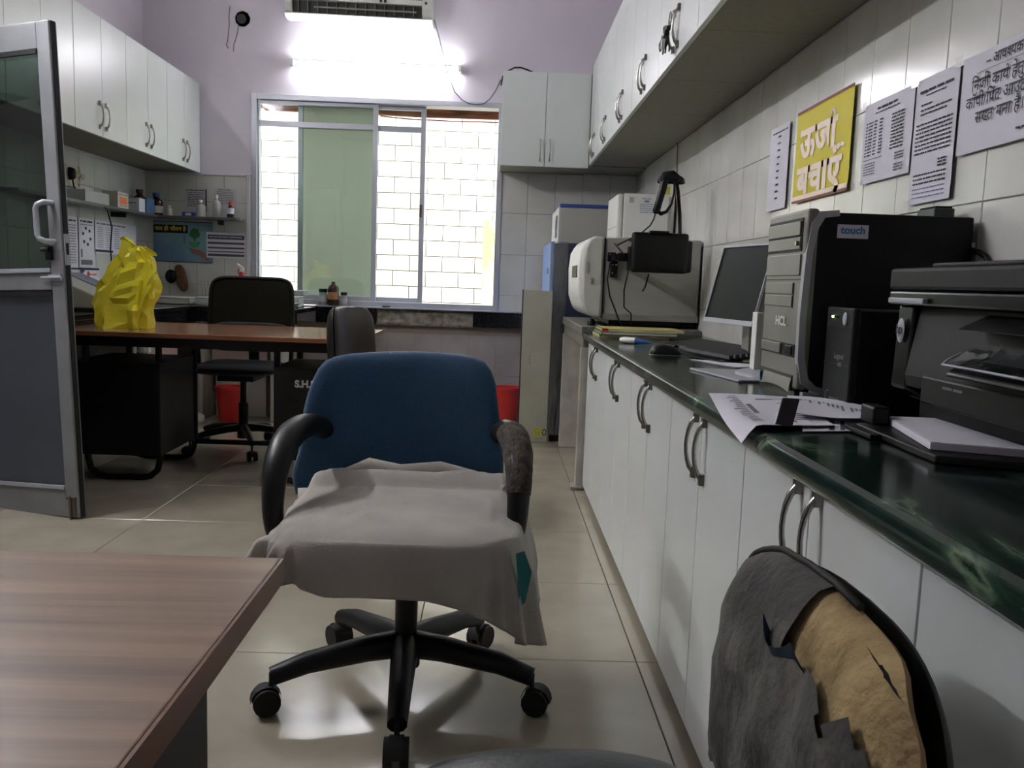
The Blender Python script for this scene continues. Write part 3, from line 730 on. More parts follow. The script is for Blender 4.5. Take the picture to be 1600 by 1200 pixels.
t = thing('clear_tray', 'clear plastic tray standing on the left shelf', 'tray', (-2.49, 5.35, SZ))
mk('tray_shell', MB().box(-2.54, -2.43, 5.2, 5.52, SZ, SZ + .003).box(-2.54, -2.537, 5.2, 5.52, SZ, SZ + .07).box(-2.433, -2.43, 5.2, 5.52, SZ, SZ + .07).box(-2.54, -2.43, 5.2, 5.203, SZ, SZ + .07).box(-2.54, -2.43, 5.517, 5.52, SZ, SZ + .07), M['frost'], t)
t = thing('small_blue_box', 'small blue and white packet on the back shelf under the wall paper', 'packet', (-2.2, 6.3, SZ))
mk('packet_body', MB().box(-2.25, -2.16, 6.27, 6.33, SZ, SZ + .03), M['bluestr'], t, bevel=.003)
mk('white_band', MB().box(-2.225, -2.185, 6.268, 6.27, SZ + .006, SZ + .024), M['paper'], t)

def wallpaper(name, lab, tl, tr, bl, m=None, cat='notice', group=None, seed=0, wav=.0015):
    fr = Frame(tl, tr, bl)
    t = thing(name, lab, cat, fr.at(fr.W / 2, fr.H))
    if group: t['group'] = group
    sheet('sheet', fr, m or M['paper'], t, seed=seed, wav=wav)
    return t, fr
LX = XL + .013
g = 'charts taped to the left wall'
def LF(y0, y1, z1, z0): return ((LX, y0, z1), (LX, y1, z1), (LX, y0, z0))
t, f = wallpaper('wall_chart', 'narrow white instruction sheet nearest the door on the left wall tiles', *LF(5.10, 5.345, 1.30, .995), group=g, seed=1)
words(f, [(.02, .22, .02, .014)] + [(.02, .1, .05 + i * .016, .006) for i in range(15)] + [(.12, .22, .05 + i * .016, .006) for i in range(15)], M['ink'], t)
mk('print_block', rect(f, .10, .14, .12, .17), M['inkl'], t)
t, f = wallpaper('wall_chart', 'white sheet with five small grey pictures in a ring on the left wall', *LF(5.36, 5.56, 1.30, 1.0), group=g, seed=2)
words(f, [(.02, .18, .015, .015), (.02, .18, .038, .006)], M['ink'], t)
mb = MB()
for i in range(6):
    a = i * PI / 3 + .3; mb.add(rect(f, .10 + .05 * math.cos(a) - .012, .10 + .05 * math.cos(a) + .012, .11 + .05 * math.sin(a) - .009, .11 + .05 * math.sin(a) + .009).v, [(0, 1, 2, 3)])
mk('picture_ring', mb, M['ink'], t); mk('print_block', rect(f, .02, .04, .19, .24), M['inkl'], t); mk('print_block', rect(f, .02, .17, .255, .285), M['inkl'], t)
t, f = wallpaper('wall_chart', 'wide white table of fine print behind the yellow bag on the left wall', *LF(5.575, 6.2, 1.30, 1.09), group=g, seed=3)
words(f, [(.02, .45, .015, .014)] + [(.03 + .12 * c, .11 + .12 * c, .04 + i * .014, .006) for i in range(10) for c in range(3)], M['inkl'], t)
mk('print_block', rect(f, .0, .25, .185, .20), M['ink'], t)
t, f = wallpaper('wall_calendar', 'pale calendar sheet with dark blue top band and red mark above the weighing machine', *LF(5.10, 5.62, .995, .80), group=g, seed=4, wav=.003)
mk('blue_band', rect(f, 0, .52, 0, .012), mat('dkblue', rgb(40, 42, 80), .6), t); mk('blue_wedge', MB().add([f.at(.27, .012, .001), f.at(.33, .012, .001), f.at(.26, .06, .001), f.at(.24, .06, .001)], [(0, 1, 2, 3)]), mat('dkblue2', rgb(60, 62, 98), .6), t)
mk('red_mark', MB().pad(superol(.04, .04, 2, k=14), .001, 0, lambda a, b, c: f.at(.37 + a, .04 + b, .0015 + c), rings=(1, .5)), mat('redm', rgb(190, 60, 60), .6), t); words(f, [(.39, .49, .035, .012)], M['orange'], t)
t = thing('plug', 'black plug in a socket on the chipped left wall with a long black lead', 'plug', (LX, 5.24, 1.5))
mk('socket_plate', MB().box(LX - .002, LX + .012, 5.19, 5.33, 1.47, 1.6), mat('socket', rgb(188, 182, 170), .5), t, bevel=.003)
mk('plug_body', MB().pad(superol(.05, .075, 3, k=16), .035, .0, lambda a, b, c: Vector((LX + .014 + c, 5.235 + a, 1.545 + b))), M['blackp'], t, smooth=60)
mk('lead', MB().tube([(LX + .03, 5.235, 1.51), (LX + .03, 5.25, 1.47), (LX + .04, 5.30, 1.43), (LX + .10, 5.38, 1.39), (-2.40, 5.42, 1.36), (-2.395, 5.47, 1.25), (-2.42, 5.50, 1.12), (-2.43, 5.54, 1.0), (-2.44, 5.50, .91), (-2.42, 5.35, .86)], .0045, 6), M['blackp'], t, smooth=True)
mk('chipped_patch', MB().add([(LX + .001, 5.36 + .07 * math.cos(a) * (1 + .35 * math.sin(3 * a + 1)), 1.545 + .055 * math.sin(a) * (1 + .3 * math.cos(5 * a))) for a in [2 * PI * i / 22 for i in range(22)]], [tuple(range(22))]), mat('chipyellow', rgb(136, 122, 88), .9, var=.9, vscale=40, col2=rgb(190, 184, 168)), t)
BY = YB - .014
def BF(x0, x1, z1, z0, y=None): y = y or BY; return ((x0, y, z1), (x1, y, z1), (x0, y, z0))
g = 'papers on the back wall left of the window'
t, f = wallpaper('wall_note', 'small printed note on the back wall above the shelf, left one', *BF(-2.27, -2.115, 1.59, 1.42), m=M['paper2'], group=g, seed=5)
words(f, [(.01, .14, .008, .008)] + [(.02, .135, .026 + .012 * i, .006) for i in range(9)], M['ink'], t)
mk('dark_edge', rect(f, .148, .158, 0, .16), mat('darkstrip', rgb(58, 52, 58), .6), t)
t, f = wallpaper('wall_note', 'small printed note on the back wall above the shelf, right one', *BF(-2.06, -1.90, 1.60, 1.40), m=M['paper2'], group=g, seed=6)
words(f, [(.03, .12, .008, .008)] + [(.02, .14, .024 + .012 * i, .006) for i in range(8)], M['inkl'], t)
t, f = wallpaper('save_water_poster', 'blue-green poster with yellow Hindi title, tree and cupped hand below the shelf', *BF(-2.50, -2.07, 1.355, 1.06), m=M['deepblue'], cat='poster', seed=7)
mk('black_title_bar', rect(f, .004, .25, .028, .086, .0014), M['blackp'], t)
letter(f, ['जल ही जीवन है'], .040, .012, .069, M['yink'], t, bold=.0008, w_=.002, fitw=.225)
mk('border', MB().box(0, 0, 0, 0, 0, 0).add([f.at(0, 0, .001), f.at(f.W, 0, .001), f.at(f.W, .006, .001), f.at(0, .006, .001), f.at(0, f.H - .005, .001), f.at(f.W, f.H - .005, .001), f.at(f.W, f.H, .001), f.at(0, f.H, .001)], [(0, 1, 2, 3), (4, 5, 6, 7)]), mat('maroon', rgb(84, 36, 50), .6), t)
mk('tree_print', MB().add([f.at(.30 + .036 * math.cos(a) * (1 + .15 * math.sin(5 * a)), .085 + .036 * math.sin(a) * (1 + .1 * math.cos(7 * a)), .0018) for a in [2 * PI * i / 24 for i in range(24)]], [tuple(range(24))]).add([f.at(.296, .11, .0018), f.at(.304, .11, .0018), f.at(.304, .145, .0018), f.at(.296, .145, .0018)], [(0, 1, 2, 3)]), M['green'], t)
mk('leaf_print', MB().add([f.at(.26, .14, .0019), f.at(.30, .15, .0019), f.at(.34, .14, .0019), f.at(.33, .175, .0019), f.at(.30, .19, .0019), f.at(.27, .175, .0019)], [tuple(range(6))]), mat('leafg', rgb(70, 150, 90), .6), t)
mk('hand_print', MB().add([f.at(a, b, .0021) for a, b in ((.25, .185), (.28, .195), (.31, .20), (.345, .205), (.40, .25), (.40, .285), (.36, .26), (.32, .24), (.28, .225), (.27, .21))], [tuple(range(10))]), M['skinp'], t)
words(f, [(.215, .235, .10 + .014 * i, .006) for i in range(5)], M['ink'], t)
t, f = wallpaper('striped_notice', 'white notice with dark bands of print overlapping the blue-green poster', *BF(-2.115, -1.83, 1.285, 1.10, BY - .004), group=g, seed=8)
mb = MB()
for b0, b1 in ((.018, .05), (.07, .085), (.105, .118), (.135, .143), (.155, .172)): mb.add(rect(f, .01, .275, b0, b1).v, [(0, 1, 2, 3)])
mk('print_bands', mb, mat('bands', rgb(84, 78, 90), .8), t)
words(f, [(.02, .26, .03, .008), (.02, .26, .055, .007), (.02, .26, .092, .007), (.02, .26, .125, .006)], M['paper'], t, name='pale_print', w_=.0016)
t = thing('hanging_brush', 'flat brown oval brush and a dark round lid hanging on the back wall', 'brush', (-2.31, 6.37, .84))
mk('brush_board', MB().pad([(a * math.cos(.25) - b * math.sin(.25), a * math.sin(.25) + b * math.cos(.25)) for a, b in superol(.085, .20, 2.3)], .012, .012, lambda a, b, c: Vector((-2.29 + a, 6.355 - c, .945 + b))), M['brownw'], t, smooth=60)
mk('round_lid', MB().pad(superol(.085, .10, 2, k=24), .025, .005, lambda a, b, c: Vector((-2.36 + a, 6.345 - c, .955 + b)), p=2), M['blackg'], t, smooth=60)
mk('hook', MB().tube([(-2.34, 6.384, 1.05), (-2.34, 6.35, 1.05), (-2.34, 6.345, 1.0)], .002, 5), M['chrome'], t)
# things on the worktop
t = thing('weighing_machine', 'pale sloping laboratory instrument on the worktop between the door and yellow bag', 'instrument', (-2.3, 4.9, WT))
mk('housing', MB().prism([(-2.50, WT + .012), (-2.07, WT + .012), (-2.07, WT + .06), (-2.14, WT + .09), (-2.40, WT + .20), (-2.50, WT + .20)], lambda a, b: (a, 4.62, b), lambda a, b: (a, 5.06, b)), M['greyp'], t, bevel=.008)
mk('keypad', MB().prism([(-2.19, WT + .112), (-2.38, WT + .192), (-2.378, WT + .196), (-2.188, WT + .116)], lambda a, b: (a, 4.85, b), lambda a, b: (a, 5.02, b)), mat('keypad', rgb(120, 126, 140), .5), t)
mk('base', MB().box(-2.49, -2.06, 4.61, 5.07, WT, WT + .013), M['blackp'], t, bevel=.003)
mk('knob', MB().lathe([(.03, 0), (.03, .015), (.02, .025)], -2.42, 4.80, WT + .2, 14), M['whitep'], t, smooth=40)
g = 'trays on the worktop'
def tray(x0, x1, y0, y1, z0, h, m, lab):
    t = thing('tray', lab, 'tray', ((x0 + x1) / 2, (y0 + y1) / 2, z0), 0, g); e = .004
    mk('tray_shell', MB().box(x0, x1, y0, y1, z0, z0 + e).box(x0, x0 + e, y0, y1, z0, z0 + h).box(x1 - e, x1, y0, y1, z0, z0 + h).box(x0, x1, y0, y0 + e, z0, z0 + h).box(x0, x1, y1 - e, y1, z0, z0 + h), m, t)
    mk('rim', MB().tube([(x0, y0, z0 + h), (x1, y0, z0 + h), (x1, y1, z0 + h), (x0, y1, z0 + h)], .004, 6, closed=True), m, t, smooth=True)
    return t
tray(-2.33, -2.09, 5.95, 6.15, WT, .045, M['cartonw'], 'shallow white tray in the worktop corner behind the yellow bag')
tray(-2.06, -1.96, 5.98, 6.18, WT, .05, M['frost'], 'small clear tray on the worktop left of the mesh chair')
tray(-1.60, -1.38, 6.08, 6.26, WT, .07, M['whitep'], 'white tray behind the mesh chair under the window')
tray(-1.60, -1.35, 6.10, 6.25, WT + .085, .03, M['frost'], 'clear shallow tray resting on the white tray under the window')
t = thing('slide_rack', 'clear rack of glass pipette tubes on the worktop left of the mesh chair', 'rack', (-2.06, 6.28, WT))
mk('rack_base', MB().box(-2.12, -1.98, 6.25, 6.31, WT, WT + .03), M['frost'], t, bevel=.002)
for i in range(6): mk('glass_tube', MB().tube([(-2.105 + .022 * i, 6.28, WT + .02), (-2.112 + .025 * i, 6.28, WT + .16)], .005, 8), M['frost'], t, smooth=True)
t = thing('spray_bottle', 'clear spray bottle with red and white trigger on the worktop beside the window', 'spray bottle', (-1.83, 6.28, WT))
mk('body', MB().lathe([(.034, 0), (.036, .01), (.036, .13), (.016, .17), (.014, .19)], -1.83, 6.28, WT, 18), M['frost'], t, smooth=50)
mk('collar', MB().lathe([(.018, .19), (.018, .22), (.014, .235)], -1.83, 6.28, WT, 14), M['red'], t, smooth=50)
mk('trigger_head', MB().prism([(-.012, .235), (.014, .235), (.016, .255), (.010, .27), (-.03, .295), (-.036, .285), (-.016, .262)], lambda a, b: (-1.83 + a, 6.272, WT + b), lambda a, b: (-1.83 + a, 6.288, WT + b)), M['whitep'], t, bevel=.002)
mk('trigger', MB().tube([(-1.846, 6.28, WT + .262), (-1.856, 6.28, WT + .24), (-1.85, 6.28, WT + .215)], .004, 6), M['red'], t, smooth=True)
g = 'bottles on the window ledge'
bottle('specimen_jar', -1.262, 6.36, .785, .034, .12, M['greenpl'], M['blackp'], 'squat pale green jar with black cap on the window ledge', group=g, neck=.75, caph=.2, label_m=M['paper2'])
bottle('reagent_bottle', -1.185, 6.345, .785, .040, .20, M['amber'], None, 'tall square-shouldered brown bottle with tan label on the window ledge', group=g, neck=.35, label_m=M['amberlab'], lb=(.22, .48))
bottle('small_vial', -1.108, 6.355, .785, .024, .10, M['frost'], M['blackp'], 'short vial with black cap on the ledge right of the brown bottle', group=g, neck=.8, caph=.22, label_m=M['paper2'])
bottle('white_cup', -1.76, 6.25, WT, .02, .13, M['frost'], M['whitep'], 'white capped tube beside the spray bottle on the worktop', group=g, cat='tube')
t = thing('paper_bowl', 'folded white paper dish beside the trays under the window', 'dish', (-1.42, 6.0, WT))
mk('dish_shell', MB().lathe([(.03, 0), (.035, .004), (.075, .035), (.078, .035), (.036, .0)], -1.41, 5.95, WT, 18), M['paper'], t, smooth=50)
o = tag(mk('sink_stopper', MB().lathe([(.028, 0), (.03, .008), (.02, .014)], -.80, 6.36, .785, 16), M['blackp'], None, smooth=50), 'small black round stopper on the window ledge above the broken plaster', 'stopper')

# yellow bag on the desk -------------------------------------------------
DZ = .715
bagL = [(.0, -1.925), (.05, -1.935), (.10, -1.937), (.18, -1.918), (.27, -1.872), (.33, -1.832), (.365, -1.812), (.395, -1.80)]
bagR = [(.0, -1.66), (.05, -1.66), (.10, -1.662), (.17, -1.640), (.25, -1.634), (.32, -1.640), (.36, -1.668), (.395, -1.70)]
def itp(tab, z):
    for (a, p), (b, q) in zip(tab, tab[1:]):
        if z <= b: return p + (q - p) * (z - a) / (b - a)
    return tab[-1][1]
def bagf(i, j):
    z = .405 * j; l, r = itp(bagL, z), itp(bagR, z); cx, hw = (l + r) / 2, (r - l) / 2
    hd = .10 * (1 - .6 * j ** 2); a = 2 * PI * i
    c, s = math.cos(a), math.sin(a); e = .55
    x = cx + hw * math.copysign(abs(c) ** e, c); y = 4.24 + hd * math.copysign(abs(s) ** e, s)
    q = Vector((x * 9, y * 9, z * 6 + 3)); n1 = noise.noise(q) * .014 + .009 * (noise.cell(Vector((i * 30 + .5, j * 14 + .5, 3))) - .5) + .020 * (noise.cell(Vector((i * 30 + .5, math.floor(j * 3 + i * 4) + .5, 9))) - .5)
    top = 0
    if j > .8: top = (noise.noise(Vector((math.cos(a) * 2.2, math.sin(a) * 2, 5))) * .05 - .012) * (j - .8) / .2
    return Vector((x + c * n1, y + s * n1, DZ + z + top + (.0 if j else 0)))
t = thing('plastic_bag', 'bulging crumpled yellow plastic bag standing on the far brown desk', 'bag', (-1.78, 4.24, DZ))
mb = MB().grid(30, 14, bagf, closeu=True)
tri = []
for k_, f_ in enumerate(mb.f):
    tri += [(f_[0], f_[1], f_[2]), (f_[0], f_[2], f_[3])] if (k_ * 7919) % 3 else [(f_[0], f_[1], f_[3]), (f_[1], f_[2], f_[3])]
mb.f = tri
b0 = len(mb.v); mb.v.append(Vector((-1.785, 4.24, DZ + .001))); mb.f += [(i, (i + 1) % 30, b0) for i in range(30)]
tp = len(mb.v); mb.v.append(Vector((-1.755, 4.24, DZ + .375))); mb.f += [(14 * 30 + i, 14 * 30 + (i + 1) % 30, tp) for i in range(30)]
mk('bag_skin', mb, M['yellow'], t, smooth=26)
mk('handle_ear', MB().grid(6, 8, lambda i, j: Vector((-1.80 + .05 * i + .012 * math.sin(j * 5), 4.22 + .02 * i + .01 * math.sin(i * 4 + j * 3), DZ + .385 + .055 * j * (1 - .5 * abs(i - .4))))), M['yellow'], t, smooth=28)
mk('handle_ear', MB().grid(6, 8, lambda i, j: Vector((-1.69 + .045 * i, 4.22 + .02 * i + .012 * math.sin(j * 5), DZ + .35 + .045 * j * (1 - .6 * i)))), M['yellow'], t, smooth=28)

# far desk --------------------------------------------------------------
t = thing('office_desk', 'brown-topped office desk with black steel frame and two hanging drawer boxes', 'desk', (-1.3, 4.3, 0))
X0, X1, Y0, Y1 = -2.06, -.615, 3.92, 4.76
mk('desk_top', MB().box(X0, X1, Y0, Y1, DZ - .022, DZ), M['woodback'], t, bevel=.003)
mk('edge_band', MB().box(X0, X1, Y0 - .002, Y0, DZ - .021, DZ - .002).box(X1, X1 + .002, Y0, Y1, DZ - .021, DZ - .002), M['woodedge'], t)
mk('apron', MB().box(X0 + .03, X1 - .04, Y0 + .05, Y0 + .07, DZ - .07, DZ - .022), M['blackm'], t); mk('apron', MB().box(X0 + .03, X1 - .04, Y1 - .07, Y1 - .05, DZ - .07, DZ - .022), M['blackm'], t)
def uleg(x, y, z0=.012, w_=.34):
    return [(x, y, DZ - .03), (x, y, .10), (x - .012, y, .05), (x - .045, y, .02), (x - .09, y, z0), (x - w_ + .09, y, z0), (x - w_ + .045, y, .02), (x - w_ + .012, y, .05), (x - w_, y, .10), (x - w_, y, DZ - .03)]
for x in (-1.575, -.68):
    for y in (4.07, 4.55): mk('leg', MB().tube(uleg(x, y), .0155, 10, up=(0, 1, 0)), M['blackm'], t, smooth=60)
mk('stretcher', MB().tube([(-1.57, 4.55, .10), (-.70, 4.55, .10)], .0135, 10), M['blackm'], t, smooth=60)
def pedestal(x0, x1, lab):
    p = mk('drawer_box', MB().box(x0, x1, 4.0, 4.45, .13, .565), M['blackm'], t, bevel=.004, label=lab)
    mk('box_lid', MB().box(x0 - .002, x1 + .002, 3.995, 4.452, .565, .569), M['blackm'], p)
    for z in (.285, .425): mk('drawer_gap', MB().box(x0 + .01, x1 - .01, 4.4495, 4.4515, z, z + .004), M['rubber'], p)
    mk('drawer_handle', MB().tube([(x0 + .12, 4.45, .5), (x0 + .12, 4.47, .5), (x1 - .12, 4.47, .5), (x1 - .12, 4.45, .5)], .004, 6), M['chrome'], p, smooth=True)
    return p
pedestal(-1.96, -1.545, 'left black drawer box')
p2 = pedestal(-1.02, -.64, 'right black drawer box with white painted letters')
fr2 = Frame((-1.02, 3.999, .565), (-.64, 3.999, .565), (-1.02, 3.999, .13))
letter(fr2, ['S.H.S'], .045, .10, .085, mat('stencil', rgb(178, 176, 172), .7), t, bold=.0022, w_=.003, name='painted_letters')

# things below the worktop -----------------------------------------------
def under_box(x0, x1, y0, y1, z0, z1, m, lab, txt=None, tm_=None):
    t = carton('carton', x0, x1, y0, y1, z0, z1, m, lab, group='cartons under the worktop', bevel=.004)
    if txt:
        f = Frame((x0, y0 - .001, z1), (x1, y0 - .001, z1), (x0, y0 - .001, z0))
        for (s, size, a, b) in txt: letter(f, [s], size, a, b, tm_ or M['ink'], t, bold=.001)
    return t
under_box(-2.50, -2.07, 5.12, 5.62, 0, .30, M['carton'], 'lower mauve-brown carton under the left worktop')
under_box(-2.52, -2.06, 5.10, 5.64, .303, .60, M['carton'], 'upper mauve-brown carton printed METER under the left worktop', [('METER', .06, .16, .06), ('CE', .045, .38, .12)])
under_box(-1.94, -1.56, 5.95, 6.33, .302, .60, mat('mauve2', rgb(186, 164, 158), .8), 'mauve carton marked CE on the back shelf floor beneath the worktop', [('CE', .05, .2, .07)])
under_box(-1.93, -1.58, 6.0, 6.32, 0, .30, M['cartonw'], 'white carton standing on the floor between the marble uprights')
def bucket(cx, cy, r, h, lab, m):
    t = thing('bucket', lab, 'bucket', (cx, cy, 0), 0, 'red buckets')
    mk('pail', MB().lathe([(r * .74, 0), (r * .76, .004), (r * .97, h * .93), (r * 1.06, h * .94), (r * 1.06, h), (r * .98, h), (r * .94, h * .9), (r * .72, .012)], cx, cy, 0, 26), m, t, smooth=40)
    mk('bail', MB().tube([(cx + r * 1.06 * math.cos(a), cy - r * .15 * math.sin(a), h * .93 - r * .25 * math.sin(a)) for a in [PI * i / 12 for i in range(13)]], .003, 6), M['chrome'], t, smooth=True)
bucket(.10, 6.12, .105, .255, 'red plastic bucket on the floor against the back wall left of the leaning board', M['red'])
bucket(-1.76, 5.78, .10, .24, 'red plastic bucket under the worktop behind the mesh chair', M['red'])
bottle('white_jar', -2.02, 5.0, .0, .05, .62, M['whitep'], M['whitep'], 'tall white plastic container behind the left drawer box', cat='container', neck=.6)
t = thing('rag_heap', 'small blue and white rag heap on the floor by the red bucket under the worktop', 'rags', (-1.9, 5.8, 0))
mk('rags', MB().pad(superol(.2, .16, 2.4, k=24), .07, .0, lambda a, b, c: Vector((-2.0 + a, 5.68 + b, c * (1 + .5 * noise.noise(Vector((a * 20, b * 20, 3))))))), M['cartonw'], t, smooth=True)

# leaning board, almirah, boxes at the back right ------------------------
t = thing('leaning_board', 'long beige metal panel with a yellow sticker leaning upright before the blue cabinet', 'panel', (.27, 5.6, 0))
mk('board', MB().prism([(5.46, .0), (5.485, .0), (5.44, .955), (5.415, .955)], lambda a, b: (.172, a - .0, b), lambda a, b: (.352, a, b)), M['beige'], t, bevel=.003)
mk('dark_edge', MB().prism([(5.462, .0), (5.49, .0), (5.445, .957), (5.417, .957)], lambda a, b: (.165, a, b), lambda a, b: (.172, a, b)), M['deskdk'], t)
fb = Frame((.172, 5.4138, .955), (.352, 5.4138, .955), (.172, 5.459, .0))
mk('sticker', rect(fb, .095, .145, .86, .92, .001), M['yellowlab'], t)
words(fb, [(.10, .14, .868 + i * .010, .005) for i in range(5)], M['ink'], t)
mk('hexagon_mark', MB().add([fb.at(.162 + .014 * math.cos(a), .89 + .024 * math.sin(a), .0012) for a in [PI / 3 * i + PI / 6 for i in range(6)]] + [fb.at(.162 + .009 * math.cos(a), .89 + .017 * math.sin(a), .0012) for a in [PI / 3 * i + PI / 6 for i in range(6)]], [(i, (i + 1) % 6, 6 + (i + 1) % 6, 6 + i) for i in range(6)]), M['ink'], t)
words(Frame(fb.at(.055, .40), fb.at(.055, .50), fb.at(.045, .40)), [(.0, .06, .0, .006)], M['inkl'], t, w_=.0015)
t.location.y -= .10
t = thing('steel_cabinet', 'tall blue steel cabinet wrapped in plastic film between the window wall and stone bench', 'cabinet', (.66, 5.85, 0))
mk('body', MB().box(.36, .995, 5.40, 6.30, .04, 1.25), M['navy'], t, bevel=.004)
mk('front_door', MB().box(.335, .358, 5.42, 6.30, .05, 1.26), M['blueb'], t, bevel=.004)
mk('knob', MB().lathe([(.006, 0), (.006, .02), (.017, .026), (.019, .036), (.012, .046)], .335, 5.62, 1.08, 12, 'x').box(.33, .336, 5.6, 5.64, 1.06, 1.1), M['chrome'], t, smooth=40)
t.children[-1].data.transform(Matrix.Translation((.0, 0, 0)))
def film(i, j): return Vector((.33 + .11 * i + .006 * noise.noise(Vector((i * 6, j * 9, 1))), 5.385 - .008 * abs(noise.noise(Vector((i * 5, j * 14, 8)))), .05 + 1.21 * j))
mk('plastic_film', MB().grid(10, 40, film), M['film'], t, smooth=True)
mk('foot', MB().box(.37, .99, 5.42, 5.5, 0, .04), M['blackm'], t); mk('foot', MB().box(.37, .99, 6.2, 6.28, 0, .04), M['blackm'], t)
t = thing('small_freezer', 'beige box with a blue top strip and dark display standing on the blue cabinet', 'machine', (.62, 5.9, 1.27))
mk('body', MB().box(.40, .80, 5.62, 6.20, 1.262, 1.49), M['greyp'], t, bevel=.006)
mk('blue_strip', MB().box(.395, .803, 5.615, 6.203, 1.49, 1.512), M['bluestr'], t, bevel=.003)
mk('front_face', MB().box(.385, .40, 5.62, 6.20, 1.262, 1.49), M['whitep'], t, bevel=.004)
mk('display', MB().box(.381, .386, 5.66, 5.80, 1.30, 1.44), M['navy'], t, bevel=.002)
mk('screen_line', MB().box(.3795, .3815, 5.69, 5.77, 1.35, 1.41), M['bluebox'], t)

# analysers ---------------------------------------------------------------
t = thing('white_analyser', 'tall white laboratory analyser with a small label behind the grey analyser', 'machine', (.8, 5.05, .8))
mk('body', MB().box(.70, .985, 4.88, 5.3, .80, 1.515), M['whitep'], t, bevel=.008)
mk('front_panel', MB().box(.665, .697, 4.885, 5.3, .80, 1.512), M['whitep'], t, bevel=.01)
mk('panel_line', MB().box(.664, .666, 4.89, 5.28, 1.33, 1.334), M['greyp'], t)
fa = Frame((.70, 4.879, 1.515), (.985, 4.879, 1.515), (.70, 4.879, .8))
mk('label_square', rect(fa, .03, .055, .02, .05), M['greyp'], t); words(fa, [(.10, .155, .025, .006), (.115, .14, .036, .014)] + [(.09, .165, .056 + i * .011, .005) for i in range(5)], mat('lblue', rgb(110, 130, 170), .7), t)
mk('vent_strip', MB().box(.95, .965, 4.872, 4.88, 1.3, 1.5), M['greyp'], t)
t = thing('grey_analyser', 'large grey laboratory analyser with a curved white front on the stone bench', 'machine', (.68, 4.45, .8))
AZ0, AZ1 = .835, 1.232
mk('body', MB().box(.525, .99, 4.20, 4.84, AZ0, AZ1), M['greyp'], t, bevel=.008)
mk('base_band', MB().box(.522, .992, 4.196, 4.844, AZ0 - .002, AZ0 + .03), mat('band', rgb(140, 138, 130), .5), t, bevel=.003)
fp = [(.518, AZ0 + .005), (.465, AZ0 + .012), (.43, AZ0 + .04), (.415, AZ0 + .10), (.412, AZ0 + .26), (.42, AZ0 + .34), (.44, AZ0 + .385), (.47, AZ0 + .40), (.518, AZ0 + .40)]
mk('front_cover', MB().prism(fp, lambda a, b: (a, 4.185, b), lambda a, b: (a, 4.85, b)), mat('cover_grey', rgb(196, 196, 188), .4), t, bevel=.014, smooth=30)
fp2 = [(.45, AZ0 + .03), (.425, AZ0 + .05), (.405, AZ0 + .11), (.400, AZ0 + .25), (.408, AZ0 + .33), (.43, AZ0 + .372), (.45, AZ0 + .372)]
mk('white_shell', MB().prism(fp2, lambda a, b: (a, 4.22, b), lambda a, b: (a, 4.82, b)), M['whitep'], t, bevel=.01, smooth=30)
mk('shell_gap', MB().box(.5185, .524, 4.198, 4.84, AZ0 + .01, AZ1 - .003), M['rubber'], t)
mk('front_slot', MB().box(.397, .403, 4.30, 4.55, AZ0 + .20, AZ0 + .26), M['darkp'], t, bevel=.002)
mk('latch', MB().box(.43, .442, 4.18, 4.186, AZ0 + .22, AZ0 + .28).box(.456, .466, 4.18, 4.186, AZ0 + .17, AZ0 + .20), M['greyp'], t)
for x, y in ((.48, 4.28), (.60, 4.25), (.93, 4.25), (.6, 4.78), (.93, 4.78)):
    mk('foot', MB().lathe([(.02, 0), (.02, .02), (.012, .035)], x, y, .80, 12), M['blackp'], t, smooth=40)
mk('under_tray', MB().box(.56, .98, 4.24, 4.8, .812, .834), M['blackp'], t)
t = thing('touch_display', 'black display seen from behind on a bracket at the side of the grey analyser', 'display', (.75, 4.05, 1.06))
mk('back_shell', MB().pad(superol(.265, .185, 18, k=64), .02, .022, lambda a, b, c: Vector((.753 + a, 4.02 - c, 1.158 + b)), p=8), M['blackp'], t, smooth=40)
mk('shell_edge', MB().pad(superol(.285, .15, 18, k=64), .008, .02, lambda a, b, c: Vector((.765 + a, 4.035 - c, 1.145 + b)), p=8), M['darkp'], t, smooth=40)
mk('top_notch', MB().box(.70, .79, 4.0, 4.03, 1.245, 1.258), M['blackp'], t, bevel=.003)
mk('arm', MB().box(.57, .66, 4.08, 4.10, 1.115, 1.155), M['blackp'], t, bevel=.003)
mk('arm', MB().box(.615, .64, 4.03, 4.10, 1.075, 1.185), M['blackp'], t, bevel=.003)
pm = MB().box(.535, .575, 4.185, 4.197, 1.115, 1.16).box(.55, .585, 4.185, 4.197, 1.04, 1.12).box(.55, .575, 4.09, 4.19, 1.12, 1.15)
mk('mount_plate', pm, M['blackm'], t, bevel=.003)
for x, z in ((.545, 1.15), (.56, 1.06), (.578, 1.05), (.56, 1.10), (.577, 1.10)): mk('bolt', MB().lathe([(.004, -.003), (.002, -.005)], x, 4.184, z, 8, 'y'), M['chrome'], t)
mk('cable', MB().tube([(.60, 4.06, 1.14), (.56, 4.15, 1.20), (.57, 4.17, 1.19), (.62, 4.1, 1.22), (.68, 4.05, 1.25)], .004, 6), M['blackp'], t, smooth=True)
mk('cable', MB().tube([(.545, 4.17, 1.11), (.535, 4.165, 1.03), (.55, 4.16, .95), (.58, 4.15, .88), (.60, 4.14, .83), (.62, 4.14, .806)], .004, 6), M['blackp'], t, smooth=True)
mk('cable', MB().tube([(.625, 4.1, 1.08), (.615, 4.14, .98), (.62, 4.15, .90), (.655, 4.15, .87), (.66, 4.15, .806)], .0035, 6), M['blackp'], t, smooth=True)
mk('cable', MB().tube([(.715, 4.06, 1.06), (.712, 4.12, 1.0), (.712, 4.185, .98)], .004, 6), M['blackp'], t, smooth=True)
